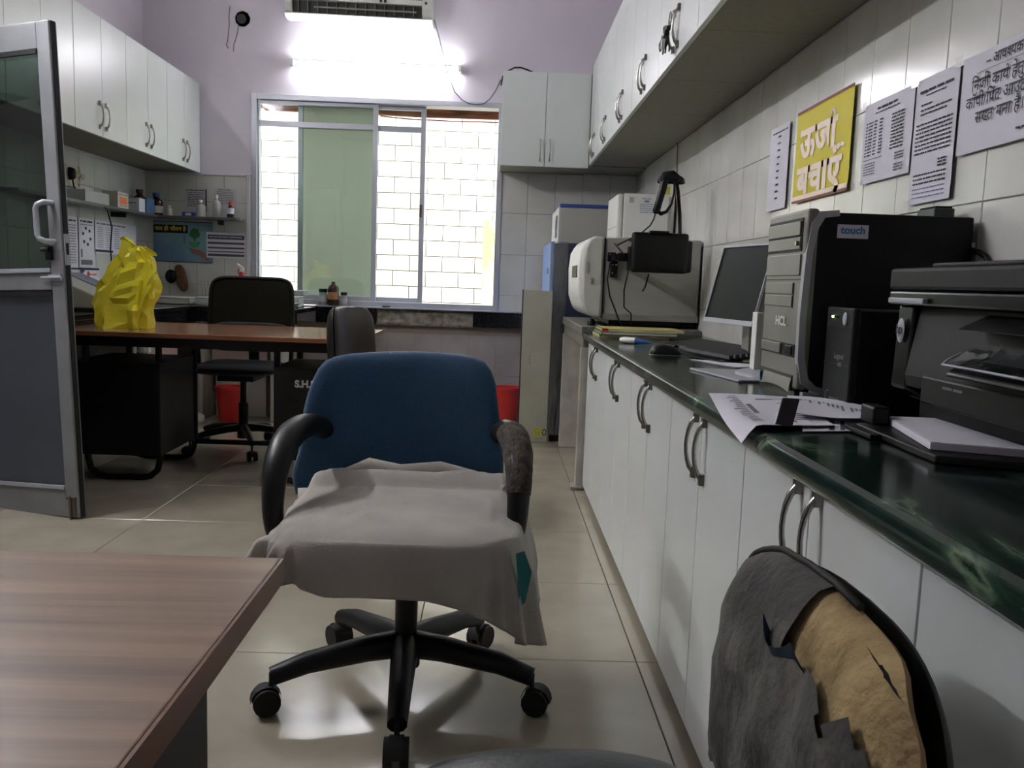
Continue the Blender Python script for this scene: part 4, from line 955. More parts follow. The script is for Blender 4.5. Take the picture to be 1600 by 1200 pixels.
t = thing('barcode_scanner', 'black hand-held barcode scanner resting in its bent stand above the display', 'scanner', (.76, 4.02, 1.25))
mk('stand_leg', MB().tube([(.845, 4.03, 1.24), (.838, 4.03, 1.34), (.825, 4.03, 1.44), (.815, 4.03, 1.49)], .013, 8, flat=.7), M['blackp'], t, smooth=60)
mk('cradle', MB().pad(superol(.13, .05, 2.6, k=24), .035, .02, lambda a, b, c: Vector((.79 + a, 4.03 + b * .8, 1.49 + c * .8 - .02 * (a / .06) ** 2 * .3))), M['blackp'], t, smooth=60)
mk('scanner_head', MB().tube([(.735, 4.0, 1.478), (.755, 4.0, 1.502), (.79, 4.0, 1.508), (.815, 4.0, 1.495)], [.016, .024, .025, .018], 12), M['blackp'], t, smooth=60)
mk('grip', MB().tube([(.755, 3.995, 1.49), (.745, 3.995, 1.44), (.733, 3.995, 1.39), (.722, 3.995, 1.345), (.72, 3.995, 1.335)], [.017, .018, .017, .018, .012], 12), M['blackp'], t, smooth=60)
mk('trigger_guard', MB().tube([(.80, 3.995, 1.485), (.80, 3.995, 1.43), (.79, 3.995, 1.38), (.77, 3.995, 1.345), (.745, 3.995, 1.335), (.725, 3.995, 1.35)], [.006, .005, .006, .008, .01, .01], 8), M['blackp'], t, smooth=60)
mk('cable', MB().tube([(.72, 3.995, 1.34), (.715, 4.0, 1.31), (.70, 4.01, 1.28), (.67, 4.04, 1.25), (.62, 4.08, 1.21)], .0035, 6), M['blackp'], t, smooth=True)
o = tag(mk('yellow_tag', MB().box(.925, .965, 4.93, 4.934, 1.515, 1.565), M['yellowlab'], None), 'small yellow tag behind the barcode scanner grip', 'tag')

# desk items on the counter ------------------------------------------------
t = thing('monitor', 'silver-framed black computer monitor tilted back beside the tower', 'monitor', (.8, 2.72, CT))
def mon(i, j, d=0):  # i along Y (0 near), j up
    return Vector((.765 - .065 * i + .0585 * j + .98 * d, 2.545 + .33 * i + .012 * j + .19 * d, .893 + .252 * j))
def slab3(i0, i1, j0, j1, d0, d1):
    mb = MB(); vs = [mon(i, j, d) for d in (d0, d1) for i, j in ((i0, j0), (i1, j0), (i1, j1), (i0, j1))]
    return mb.add(vs, [(3, 2, 1, 0), (4, 5, 6, 7), (0, 1, 5, 4), (1, 2, 6, 5), (2, 3, 7, 6), (3, 0, 4, 7)])
mk('back_shell', slab3(0, 1, 0, 1, .004, .035), M['silver'], t, bevel=.006)
mk('screen', slab3(.012, .988, .055, .975, .0, .004), M['lcd'], t)
for a in ((0, 1, 0, .06), (0, 1, .968, 1), (0, .014, .06, .968), (.986, 1, .06, .968)):
    mk('bezel', slab3(*a, -.004, .006), M['silverl'], t, bevel=.0015)
mk('stand_neck', MB().box(.80, .83, 2.69, 2.77, CT, 1.0), M['silver'], t, bevel=.004)
mk('stand_foot', MB().pad(superol(.18, .24, 4), .008, .004, lambda a, b, c: Vector((.86 + a, 2.74 + b, CT + .004 + c))), M['silver'], t, smooth=50)
t = thing('phone_dock_stand', 'white slotted upright holder on a flat white base between the monitor and tower', 'stand', (.66, 2.22, CT))
mk('base_plate', MB().prism([(.545, 2.37), (.60, 2.08), (.76, 2.10), (.76, 2.36)], lambda a, b: (a, b, CT), lambda a, b: (a, b, CT + .006)), M['silverl'], t, bevel=.002)
mk('base_dome', MB().pad(superol(.13, .17, 2.2, k=28), .018, .0, lambda a, b, c: Vector((.70 + a, 2.22 + b, CT + .006 + c)), p=2), M['silverl'], t, smooth=60)
mk('upright', MB().box(.672, .69, 2.20, 2.24, CT + .01, .945).box(.69, .72, 2.232, 2.24, CT + .01, .94), M['whitep'], t, bevel=.002)
for i in range(14): mk('slot', MB().box(.6925, .702, 2.2312, 2.2325, .80 + .009 * i, .804 + .009 * i), M['blackp'], t)
t = thing('keyboard', 'black computer keyboard lying on the green counter in front of the monitor', 'keyboard', (.70, 3.0, CT), 0, None)
ky_o = Vector((.745, 2.90, CT)); ang = math.radians(-14)
du = Vector((math.sin(-ang), -math.cos(ang), 0)); dv = Vector((math.cos(ang), math.sin(-ang) * -1, 0)).normalized()
dv = Vector((-du.y, du.x, 0))
def kb(a, b, c): return ky_o + du * a + dv * b + Vector((0, 0, c))
def kbox(a0, a1, b0, b1, c0, c1, c2=None):
    c2 = c1 if c2 is None else c2
    return MB().add([kb(a0, b0, c0), kb(a1, b0, c0), kb(a1, b1, c0), kb(a0, b1, c0), kb(a0, b0, c1), kb(a1, b0, c1), kb(a1, b1, c2), kb(a0, b1, c2)],
                    [(3, 2, 1, 0), (4, 5, 6, 7), (0, 1, 5, 4), (1, 2, 6, 5), (2, 3, 7, 6), (3, 0, 4, 7)])
mk('case', kbox(-.225, .225, -.075, .075, .0, .016, .034), M['blackp'], t, bevel=.004)
kr = root_matrix(t).inverted()
rot = Matrix((du.to_4d(), dv.to_4d(), Vector((0, 0, 1, 0)), Vector((0, 0, 0, 1)))).transposed()
km = MB().add([(-.0078, -.0078, 0), (.0078, -.0078, 0), (.0078, .0078, 0), (-.0078, .0078, 0), (-.006, -.006, .008), (.006, -.006, .008), (.006, .006, .008), (-.006, .006, .008)], [(4, 5, 6, 7), (0, 1, 5, 4), (1, 2, 6, 5), (2, 3, 7, 6), (3, 0, 4, 7)])
kme = bpy.data.meshes.new('key'); kme.from_pydata([tuple(v) for v in km.v], [], km.f); kme.materials.append(M['keycap'])
for r_ in range(6):
    for c_ in range(22):
        if c_ in (15, 18) or (r_ == 0 and c_ in (4, 5, 6, 7, 8)): continue
        p = kb(-.208 + .0198 * c_, -.056 + .021 * r_, .0175 + .0025 * r_)
        m4 = rot.copy(); m4.translation = p
        ko = bpy.data.objects.new('key', kme); C.objects.link(ko); ko.parent = t; ko.matrix_basis = kr @ m4
mk('key', kbox(-.13, -.03, -.064, -.048, .017, .0255), M['keycap'], t)
lgm = MB()
for r_ in range(6):
    for c_ in range(22):
        if c_ in (15, 18) or (r_ == 0 and c_ in (4, 5, 6, 7, 8)): continue
        a_, b_, z_ = -.208 + .0198 * c_, -.056 + .021 * r_, .0259 + .0025 * r_
        lgm.add([kb(a_ - .004, b_ - .001, z_), kb(a_ + .001, b_ - .001, z_), kb(a_ + .001, b_ + .004, z_), kb(a_ - .004, b_ + .004, z_)], [(0, 1, 2, 3)])
mk('key_legends', lgm, M['whitep'], t, kind='stuff')
t = thing('mouse', 'black computer mouse on the green counter left of the keyboard', 'mouse', (.575, 2.87, CT))
mk('shell', MB().pad(superol(.105, .06, 2.6, k=32), .032, .0, lambda a, b, c: Vector((.575 + a, 2.87 + b, CT + .002 + c * (1 - a * 2.2))), p=2.6), M['blackp'], t, smooth=60)
mk('base', MB().pad(superol(.108, .062, 2.6, k=32), .004, .0, lambda a, b, c: Vector((.575 + a, 2.87 + b, CT + c))), M['silver'], t, smooth=60)
mk('wheel', MB().lathe([(.009, -.003), (.009, .003)], .610, 2.87, CT + .026, 12, 'y'), M['darkp'], t)
mk('cable', MB().tube([(.626, 2.87, CT + .008), (.645, 2.78, CT + .005), (.70, 2.63, CT + .004), (.82, 2.60, CT + .004), (.93, 2.8, CT + .004)], .002, 6), M['blackp'], t, smooth=True)
def flat_sheet(name, pts, z, lab, m=None, cat='paper', group=None, curl=None):
    p = [Vector((a, b, 0)) for a, b in pts]
    def f(dz):
        def g_(i, j):
            q = (p[0] * (1 - i) + p[1] * i) * (1 - j) + (p[3] * (1 - i) + p[2] * i) * j
            return Vector((q.x, q.y, z + dz + (curl(i, j) if curl else 0)))
        return g_
    mb = MB().grid(14, 14, f(0)); mb.grid(14, 14, f(.0008))
    rim = [i for i in range(14)] + [14 + 15 * j for j in range(14)] + [224 - i for i in range(14)] + [15 * (14 - j) for j in range(14)]
    for q in range(len(rim)):
        a, b = rim[q], rim[(q + 1) % len(rim)]; mb.f.append((a, b, b + 225, a + 225))
    t = thing(name, lab, cat, (sum(a for a, b in pts) / 4, sum(b for a, b in pts) / 4, z), 0, group)
    mk('sheet', mb, m or M['paper'], t, smooth=40)
    return t, f(.0012)
t, g_ = flat_sheet('loose_paper', [(.62, 2.70), (.70, 2.48), (.82, 2.52), (.78, 2.68)], CT + .001, 'white paper sheet sticking out from under the keyboard', group='loose papers on the counter')
# notebooks
g = 'notebooks at the far end of the counter'
for i, (x0, x1, y0, y1, h_, m, lab, rz) in enumerate(((.455, .76, 3.72, 3.98, .014, M['bookyel'], 'lowest yellow-edged notebook of the pile at the far end of the counter', 0), (.46, .79, 3.70, 3.97, .012, M['bookgr'], 'green-covered notebook in the middle of the pile by the analyser', 0), (.47, .83, 3.74, 4.0, .010, M['bookyel'], 'thin top notebook with a red spine end on the pile by the analyser', 0))):
    z0 = CT + [0, .0145, .027][i]
    t = thing('notebook', lab, 'notebook', ((x0 + x1) / 2, (y0 + y1) / 2, z0), 0, g)
    mk('pages', MB().box(x0 + .004, x1 - .002, y0 + .002, y1 - .002, z0 + .0015, z0 + h_ - .0015), M['ypale'], t)
    mk('cover', MB().box(x0, x1, y0, y1, z0, z0 + .0015).box(x0, x1, y0, y1, z0 + h_ - .0015, z0 + h_).box(x0, x0 + .002, y0, y1, z0, z0 + h_), m, t)
    if i == 2: mk('spine_tape', MB().box(x0 - .001, x0 + .025, y0 - .001, y0 + .03, z0 - .0, z0 + h_ + .001), M['red'], t)
t = thing('glue_tube', 'white glue tube with blue cap lying near the counter edge', 'tube', (.555, 3.35, CT))
mk('tube_body', MB().tube([(.50, 3.40, CT + .013), (.515, 3.39, CT + .013), (.555, 3.36, CT + .013)], [.009, .013, .013], 12), M['whitep'], t, smooth=50)
mk('cap', MB().tube([(.553, 3.362, CT + .012), (.585, 3.338, CT + .011), (.61, 3.318, CT + .008)], [.013, .009, .003], 12), M['capblue'], t, smooth=50)
# tower ---------------------------------------------------------------------
t = thing('computer_tower', 'black computer tower with a silver front and white sticker on the counter', 'computer', (.82, 1.9, CT))
TX, TY0, TY1, TZ1 = .648, 1.785, 2.035, 1.172
mk('side_case', MB().box(TX, .985, TY0 + .004, TY1 - .004, CT + .018, TZ1 - .006), M['pcside'], t, bevel=.004)
def tf(y, z, d): return Vector((TX - d, y, z))
ff = [(TY0 - .004, CT + .02), (TY0 - .004, TZ1), (TY1, TZ1), (TY1, CT + .02)]
mk('front_bezel', MB().prism(ff, lambda a, b: (TX + .012, a, b), lambda a, b: (TX - .012, a, b)), M['silver'], t, bevel=.006)
# curved silver edge seen from the side
edge = MB()
pts_e = [(TX + .05, TZ1 - .002), (TX + .01, TZ1 - .006), (TX - .004, TZ1 - .03), (TX - .012, 1.08), (TX - .016, .95), (TX - .014, .86), (TX - .004, .81), (TX + .02, CT + .018), (TX + .05, CT + .012)]
pin = [(TX + .052, TZ1 - .014), (TX + .022, TZ1 - .018), (TX + .010, TZ1 - .04), (TX + .002, 1.08), (TX - .002, .95), (TX + .0, .865), (TX + .012, .82), (TX + .03, CT + .028), (TX + .052, CT + .024)]
k = len(pts_e)
edge.add([(a, TY0 - .007, b) for a, b in pts_e] + [(a, TY0 - .007, b) for a, b in pin] + [(a, TY0 + .01, b) for a, b in pts_e] + [(a, TY0 + .01, b) for a, b in pin],
         [(i, i + 1, k + i + 1, k + i) for i in range(k - 1)] + [(2 * k + i, 2 * k + i + 1, 3 * k + i + 1, 3 * k + i) for i in range(k - 1)] + [(i, i + 1, 2 * k + i + 1, 2 * k + i) for i in range(k - 1)] + [(k + i, k + i + 1, 3 * k + i + 1, 3 * k + i) for i in range(k - 1)])
mk('side_trim', edge, M['silverl'], t, smooth=40)
FX = TX - .012
def fpart(name, y0, y1, z0, z1, d0, d1, m, bev=.002): return mk(name, MB().box(FX - d1, FX - d0, y0, y1, z0, z1), m, t, bevel=bev)
fpart('drive_bay_surround', TY0 + .02, TY1 - .01, 1.085, 1.155, 0, .002, M['darkp'])
fpart('disc_tray', TY0 + .025, TY1 - .015, 1.118, 1.148, .002, .006, M['silver'])
fpart('drive_face', TY0 + .025, TY1 - .015, 1.09, 1.115, .002, .004, M['silver'])
mk('eject_button', MB().lathe([(.005, 0), (.005, -.008)], FX - .002, TY0 + .035, 1.102, 10, 'x'), M['chrome'], t)
fpart('bay_cover', TY0 + .02, TY1 - .01, 1.035, 1.08, 0, .003, M['silver'])
fpart('seam', TY0 + .01, TY1 - .004, 1.025, 1.028, 0, .001, M['blackp'], 0)
fpart('bay_cover', TY0 + .055, TY1 - .01, .995, 1.02, 0, .003, M['silver'])
fpart('bay_cover', TY0 + .055, TY1 - .01, .968, .992, 0, .003, M['silver'])
fpart('seam', TY0 + .052, TY0 + .055, .966, 1.02, 0, .001, M['blackp'], 0)
fpart('port_bay', TY0 + .02, TY1 - .01, .862, .89, 0, .002, M['darkp'])
fpart('power_button', TY0 + .10, TY1 - .015, .865, .888, .002, .006, M['silver'])
fpart('port_block', TY0 + .03, TY0 + .07, .866, .886, .002, .005, M['blackg'])
fpart('vent_bay', TY0 + .02, TY1 - .012, .79, .825, 0, .002, M['blackp'])
mk('vent_scoop', MB().grid(10, 8, lambda i, j: Vector((FX - .003 - .004 * math.sin(j * PI / 2), TY0 + .022 + .185 * i, .818 - .03 * j * (1 - .25 * math.sin(i * PI))))), M['silver'], t, smooth=True)
ft_ = Frame((FX - .001, TY1, TZ1), (FX - .001, TY0, TZ1), (FX - .001, TY1, CT))
letter(ft_, ['HCL'], .028, .10, .245, mat('logo_white', rgb(214, 214, 210), .3), t, bold=.001, w_=.002, name='maker_letters', sx=1.3)
mk('blue_sticker', rect(ft_, .008, .032, .36, .385, .001), mat('bsticker', rgb(90, 150, 190), .4), t)
mk('foot', MB().prism([(TX + .0, CT + .016), (TX + .06, CT + .012), (TX + .115, CT + .018), (TX + .145, CT + .05), (TX + .158, CT + .07), (TX + .165, CT), (TX - .0, CT)], lambda a, b: (a, TY0 - .012, b), lambda a, b: (a, TY0 + .006, b)), M['silverl'], t, bevel=.001)
mk('foot', MB().box(TX - .01, TX + .02, TY0 + .01, TY1, CT, CT + .02), M['blackp'], t); mk('foot', MB().box(.9, .96, TY0 + .01, TY1, CT, CT + .018), M['blackp'], t)
fs_ = Frame((.70, TY0 + .0035, 1.142), (.758, TY0 + .0035, 1.142), (.70, TY0 + .0035, 1.112))
sk = mk('sticker', MB().add([fs_.at(0, 0, .001), fs_.at(.065, 0, .001), fs_.at(.065, .028, .001), fs_.at(0, .028, .001)], [(0, 1, 2, 3)]), M['paper'], t, label='white rectangular sticker')
letter(fs_, ['touch'], .021, .0325, .018, M['bluel'], t, align='c', bold=.0008, w_=.002, name='sticker_letters', sx=1.05)
mk('rear_connector', MB().box(.985, .997, 1.80, 1.83, 1.10, 1.115), M['whitep'], t)
mk('rear_cable', MB().tube([(.98, 1.79, 1.10), (.992, 1.775, 1.095), (.994, 1.75, 1.085), (.99, 1.72, 1.06)], .006, 6), M['blackp'], t, smooth=True)
t = thing('small_adapter', 'small dark adapter block lying on top of the computer tower near the wall', 'adapter', (.96, 1.9, TZ1 - .004))
mk('block', MB().box(.93, .975, 1.85, 1.93, TZ1 - .006, TZ1 + .018), mat('darkgreen_plastic', rgb(44, 56, 52), .4), t, bevel=.004)
mk('lid', MB().box(.934, .971, 1.854, 1.926, TZ1 + .018, TZ1 + .022), M['darkp'], t, bevel=.002)
# ups ---------------------------------------------------------------------------
t = thing('power_backup_unit', 'black backup power unit with a grey front between the tower and printer', 'backup unit', (.8, 1.66, CT))
UX, UY0, UY1, UZ = .672, 1.605, 1.735, .972
mk('case', MB().box(UX + .012, .955, UY0 + .003, UY1 - .003, CT + .004, UZ), M['blackp'], t, bevel=.004)
mk('front_panel', MB().box(UX, UX + .014, UY0, UY1, CT + .002, UZ + .002), M['darkp'], t, bevel=.004)
mk('panel_seam', MB().box(UX - .001, UX + .001, UY0 + .004, UY1 - .004, .935, .9365).box(UX - .001, UX + .001, UY0 + .004, UY1 - .004, .862, .8635), M['blackp'], t)
for i in range(3): mk('indicator', MB().lathe([(.0022, 0), (.0022, -.003)], UX, UY1 - .035 - .012 * i, .955, 8, 'x'), M['led'] if i == 0 else M['darkp'], t)
mk('power_button', MB().pad(superol(.018, .026, 2.2, k=18), .003, 0, lambda a, b, c: Vector((UX - .001 - c, UY0 + .035 + a, .952 + b))), M['silverl'], t, smooth=50)
fu = Frame((UX - .0005, UY1, UZ), (UX - .0005, UY0, UZ), (UX - .0005, UY1, CT))
lg = mat('grey_lettering', rgb(150, 150, 154), .5)
letter(fu, ['Legend'], .016, .055, .098, lg, t, w_=.001, name='model_letters'); letter(fu, ['600'], .012, .075, .112, lg, t, w_=.001, name='model_letters')
letter(fu, ['numeric'], .015, .045, .182, lg, t, w_=.001, name='maker_letters')
mk('logo_arc', MB().tube([fu.at(.038 + .012 * math.cos(a), .178 + .014 * math.sin(a), .0015) for a in [PI * .5 + PI * 1.1 * i / 10 for i in range(11)]], .001, 5), lg, t)
# printer --------------------------------------------------------------------------
t = thing('printer', 'black multifunction laser printer at the near end of the counter', 'printer', (.83, 1.25, CT))
PX, PY0, PY1 = .69, 1.02, 1.475
mk('body', MB().box(PX + .03, .99, PY0, PY1 - .004, CT + .05, .985), M['blackp'], t, bevel=.008)
mk('lower_body', MB().box(PX + .05, .985, PY0 + .005, PY1 - .01, CT + .008, CT + .05), M['blackp'], t, bevel=.004)
mk('left_cheek', MB().prism([(PX, CT + .07), (PX + .04, CT + .05), (PX + .04, .985), (PX + .004, .985)], lambda a, b: (a, PY1 - .055, b), lambda a, b: (a, PY1 - .002, b)), M['blackg'], t, bevel=.004)
mk('front_slope', MB().prism([(PX + .015, .985), (PX + .05, .985), (PX + .05, CT + .09), (PX + .0, CT + .075), (PX - .004, CT + .095)], lambda a, b: (a, PY0 + .01, b), lambda a, b: (a, PY1 - .058, b)), M['darkp'], t, bevel=.003)
mk('scanner_unit', MB().box(PX - .012, .992, PY0 - .01, PY1 + .004, .985, 1.008), M['blackg'], t, bevel=.004)
mk('scanner_lid', MB().box(PX - .014, .99, PY0 - .01, PY1 + .004, 1.010, 1.046), M['darkp'], t, bevel=.006)
mk('lid_step', MB().box(PX + .01, .95, PY0 + .02, PY1 - .09, 1.046, 1.054), M['darkp'], t, bevel=.003)
mk('silver_tab', MB().box(PX - .02, PX + .01, PY1 - .13, PY1 - .01, 1.0 - .012, 1.0 - .003), M['silverl'], t, bevel=.002)
mk('output_tray', MB().prism([(PX - .03, .885), (PX + .05, .90), (PX + .05, .94), (PX - .028, .892)], lambda a, b: (a, PY0 + .02, b), lambda a, b: (a, PY0 + .22, b)), M['blackg'], t, bevel=.003)
mk('control_panel', MB().prism([(PX - .03, .955), (PX + .03, .985), (PX + .03, .955)], lambda a, b: (a, PY0 - .005, b), lambda a, b: (a, PY0 + .2, b)), M['blackp'], t, bevel=.003)
mk('drawer_face', MB().box(PX - .006, PX + .05, PY0 + .01, PY1 - .12, CT + .055, CT + .10), M['blackp'], t, bevel=.004)
fpn = Frame((PX - .007, PY1 - .12, CT + .10), (PX - .007, PY0 + .01, CT + .10), (PX - .007, PY1 - .12, CT + .055))
words(fpn, [(.07, .13, .01, .006)], M['inkl'], t, w_=.001)
mk('maker_badge', MB().pad(superol(.026, .042, 2, k=24), .002, 0, lambda a, b, c: Vector((PX - .002 - c, PY1 - .028 - a, .942 + b))), M['silverl'], t, smooth=50)
fh = Frame((PX - .0042, PY1 - .002, .96), (PX - .0042, PY1 - .055, .96), (PX - .0042, PY1 - .002, .92))
letter(fh, ['hp'], .023, .0255, .023, M['ink'], t, align='c', w_=.001, bold=.0004, name='badge_letters', sx=1)
mk('paper_tray', MB().prism([(.60, 1.13), (.605, 1.40), (.68, 1.44), (.95, 1.42), (.95, 1.06), (.68, 1.10)], lambda a, b: (a, b, CT + .001), lambda a, b: (a, b, CT + .012)), M['blackp'], t, bevel=.002)
mk('tray_stop', MB().box(.625, .655, 1.385, 1.435, CT + .011, CT + .042), M['blackp'], t, bevel=.004)
mk('tray_flap', MB().box(.585, .61, 1.30, 1.40, CT + .002, CT + .01), M['darkp'], t, bevel=.002)
t = thing('paper_stack', 'thick stack of white copier paper in the printer tray', 'paper', (.75, 1.25, CT + .012))
mk('ream', MB().prism([(.612, 1.17), (.66, 1.41), (.93, 1.40), (.90, 1.07)], lambda a, b: (a, b, CT + .013), lambda a, b: (a, b, CT + .0225)), M['paper'], t)
mk('top_sheet', MB().prism([(.614, 1.172), (.664, 1.412), (.93, 1.40), (.90, 1.07)], lambda a, b: (a, b, CT + .0228), lambda a, b: (a, b, CT + .0235)), M['paper'], t)
t = thing('plastic_bag', 'clear crinkled plastic bag lying on the printer output tray', 'bag', (.70, 1.13, .90))
def clf(i, j): return Vector((PX - .035 + .10 * j, PY0 + .02 + .20 * (1 - i), .897 + .055 * j + min(1, j * 4) * (.012 * noise.noise(Vector((i * 5, j * 4, 4))) + .01 * abs(noise.noise(Vector((i * 9, j * 7, 2))))) + .006))
mk('film', MB().grid(26, 18, clf), M['clearp'], t, smooth=30)
mk('sealed_edge', MB().tube([clf(i / 12, 0) for i in range(13)], .002, 5), M['silverl'], t, smooth=True)
mk('sealed_edge', MB().tube([clf(0, i / 12) for i in range(13)], .0016, 5), M['silverl'], t, smooth=True)
# papers on the near counter edge
def curl1(i, j):
    return .004 * math.sin(i * 4) * j + .003 + (-.028 * max(0, (j - .72) / .28) ** 1.6 if True else 0) * (1 - .3 * i)
g = 'loose papers on the counter'
t, g_ = flat_sheet('crumpled_form', [(.60, 1.735), (.57, 1.40), (.398, 1.34), (.44, 1.73)], CT + .004, 'printed form drooping over the counter edge left of the black strip', group=g,
                   curl=lambda i, j: .006 * math.sin(i * 5 + j * 2) * .6 + .006 - .03 * max(0, (j - .84) / .16) ** 1.3 * i)
mb = MB()
def dash(a0, a1, b0, b1):
    n0 = len(mb.v); mb.v += [g_(a0, b0), g_(a1, b0), g_(a1, b1), g_(a0, b1)]; mb.f.append((n0, n0 + 1, n0 + 2, n0 + 3))
for i in range(16):
    a = .1 + .05 * i; dash(a, a + .02, .70, .78 + .08 * random.random()); dash(a, a + .02, .15, .15 + .2 * random.random())
dash(.35, .6, .62, .68); dash(.2, .24, .3, .5); dash(.65, .9, .35, .38)
mk('printed_text', mb, M['inkl'], t)
t, g_ = flat_sheet('crumpled_form', [(.59, 1.70), (.72, 1.57), (.665, 1.42), (.52, 1.46)], CT + .013, 'upper printed form lying in front of the backup unit', group=g,
                   curl=lambda i, j: .004 * math.sin(i * 4 + j * 3) + .004)
mb = MB(); [dash(.12 + .05 * i, .15 + .05 * i, .3, .3 + .3 * random.random()) for i in range(14)]
mk('printed_text', mb, M['inkl'], t)
t, g_ = flat_sheet('graph_sheet', [(.56, 1.53), (.70, 1.53), (.635, 1.385), (.50, 1.355)], CT + .002, 'lower white sheet with thick dark lines near the counter edge', group=g)
mb = MB(); dash(.35, .42, .3, .95); dash(.5, .56, .35, .95); dash(.1, .3, .8, .84)
mk('thick_lines', mb, M['ink'], t)
o = mk('black_strip', MB().prism([(.458, 1.366), (.484, 1.358), (.485, 1.362), (.459, 1.370)], lambda a, b: (a, b, CT + .008), lambda a, b: (a + .016, b + .02, CT + .052)), M['darkp'], None, bevel=.002)
tag(o, 'dark upright plastic strip standing on the loose papers by the counter edge', 'strip')

# ================================================================== RIGHT WALL NOTICES
g = 'notices taped to the right wall'
RX = XR - .016
def RF(y0, y1, z1, z0): return ((RX, y0, z1), (RX, y1, z1), (RX, y0, z0))   # y0 is the far (left) side
def tapes(f, t, spots):
    for i, (a, b) in enumerate(spots):
        mk('tape', MB().add([f.at(a - .013, b - .01, .0025), f.at(a + .014, b - .012, .0028), f.at(a + .012, b + .012, .003), f.at(a - .014, b + .01, .0026)], [(0, 1, 2, 3)]), M['tapef'], t)
M['tapef'] = mat('shiny_tape', rgb(214, 214, 212), .12, alpha=.6)
t, f = wallpaper('wall_notice', 'narrow white list left of the yellow poster on the right wall', *RF(3.225, 3.02, 1.585, 1.29), group=g, seed=11)
words(f, [(.03, .19, .02, .006)] + [(.09, .12, .035 + i * .024, .009) for i in range(10)], M['ink'], t)
t, f = wallpaper('save_energy_poster', 'glossy yellow poster with pale Hindi lettering on the right wall', *RF(2.945, 2.485, 1.592, 1.294), m=M['ypost'], cat='poster', seed=12, wav=.0015)
for r4 in ((0, f.W, 0, .008), (0, f.W, f.H - .008, f.H)): mk('red_border', rect(f, *r4, .0012), M['redink'], t)
mk('pale_border', rect(f, .0, f.W, f.H - .022, f.H - .008, .0012), M['ypale'], t)
letter(f, ['ऊ', ('reph', 'जा')], .135, .05, .155, M['ypale'], t, bold=.005, w_=.0012, name='poster_lettering', fitw=.30)
letter(f, ['बचाएँ'], .125, .04, .27, M['ypale'], t, bold=.005, w_=.0012, name='poster_lettering', fitw=.36)
t, f = wallpaper('wall_notice', 'white notice with a typed table and signatures, right of the yellow poster', *RF(2.40, 2.118, 1.508, 1.298), group=g, seed=13)
words(f, [(.08, .20, .018, .008), (.07, .21, .03, .004)] + [(c0, c1, .05 + .0085 * i, .0052) for i in range(11) for c0, c1 in ((.018, .028), (.034, .06), (.068, .085), (.1, .12), (.17, .24))], M['ink'], t)
mk('rule_line', rect(f, .015, .13, .148, .1492), M['ink'], t)
words(f, [(.02, .09, .158 + .007 * i, .004) for i in range(5)] + [(.20, .25, .15 + .007 * i, .0055) for i in range(3)] + [(.20, .25, .178 + .007 * i, .0055) for i in range(3)], M['inkl'], t)
tapes(f, t, [(0, .0), (.0, .21), (.28, .0)])
t, f = wallpaper('wall_notice', 'white typed letter with a round blue stamp on the right wall', *RF(2.108, 1.915, 1.508, 1.218), group=g, seed=14)
words(f, [(.02, .17, .028, .008), (.05, .14, .040, .004), (.03, .08, .06, .005), (.03, .17, .072, .005), (.03, .15, .082, .005)] + [(.015, .18, .105 + .0095 * i, .0052) for i in range(8)] + [(.13, .17, .195 + .007 * i, .0055) for i in range(3)] + [(.02, .17, .222 + .01 * i, .005) for i in range(3)], M['ink'], t)
words(f, [(.02, .17, .255 + .01 * i, .0035) for i in range(3)], mat('blue_ink', rgb(120, 124, 170), .8), t)
tapes(f, t, [(.0, .0), (.0, .29), (.19, .0)])
t, f = wallpaper('wall_notice', 'large white Hindi notice in bold black lettering at the right edge of the view', *RF(1.903, 1.50, 1.508, 1.305), group=g, seed=15)
letter(f, ['– आव', ('half', 'श'), 'यक सूचना –'], .030, .205, .034, M['ink'], t, align='c', w_=.003, bold=.0004)
mk('underline', rect(f, .06, .35, .0415, .0425, .003), M['ink'], t)
L2 = dict(w_=.003, bold=.0002, align='c')
letter(f, ['िनजी का', ('reph', 'य'), ' हेतु प', 'िरसर में'], .036, .20, .078, M['ink'], t, **L2)
letter(f, ['कॉपी/', ('rakar', 'िप'), 'ंट आउट'], .036, .135, .112, M['ink'], t, **L2)
letter(f, ['स', ('half', 'ख'), 'त मना है।'], .036, .155, .146, M['ink'], t, **L2)
words(f, [(.25, .36, .163, .008), (.22, .36, .178, .006)], M['ink'], t, w_=.003)

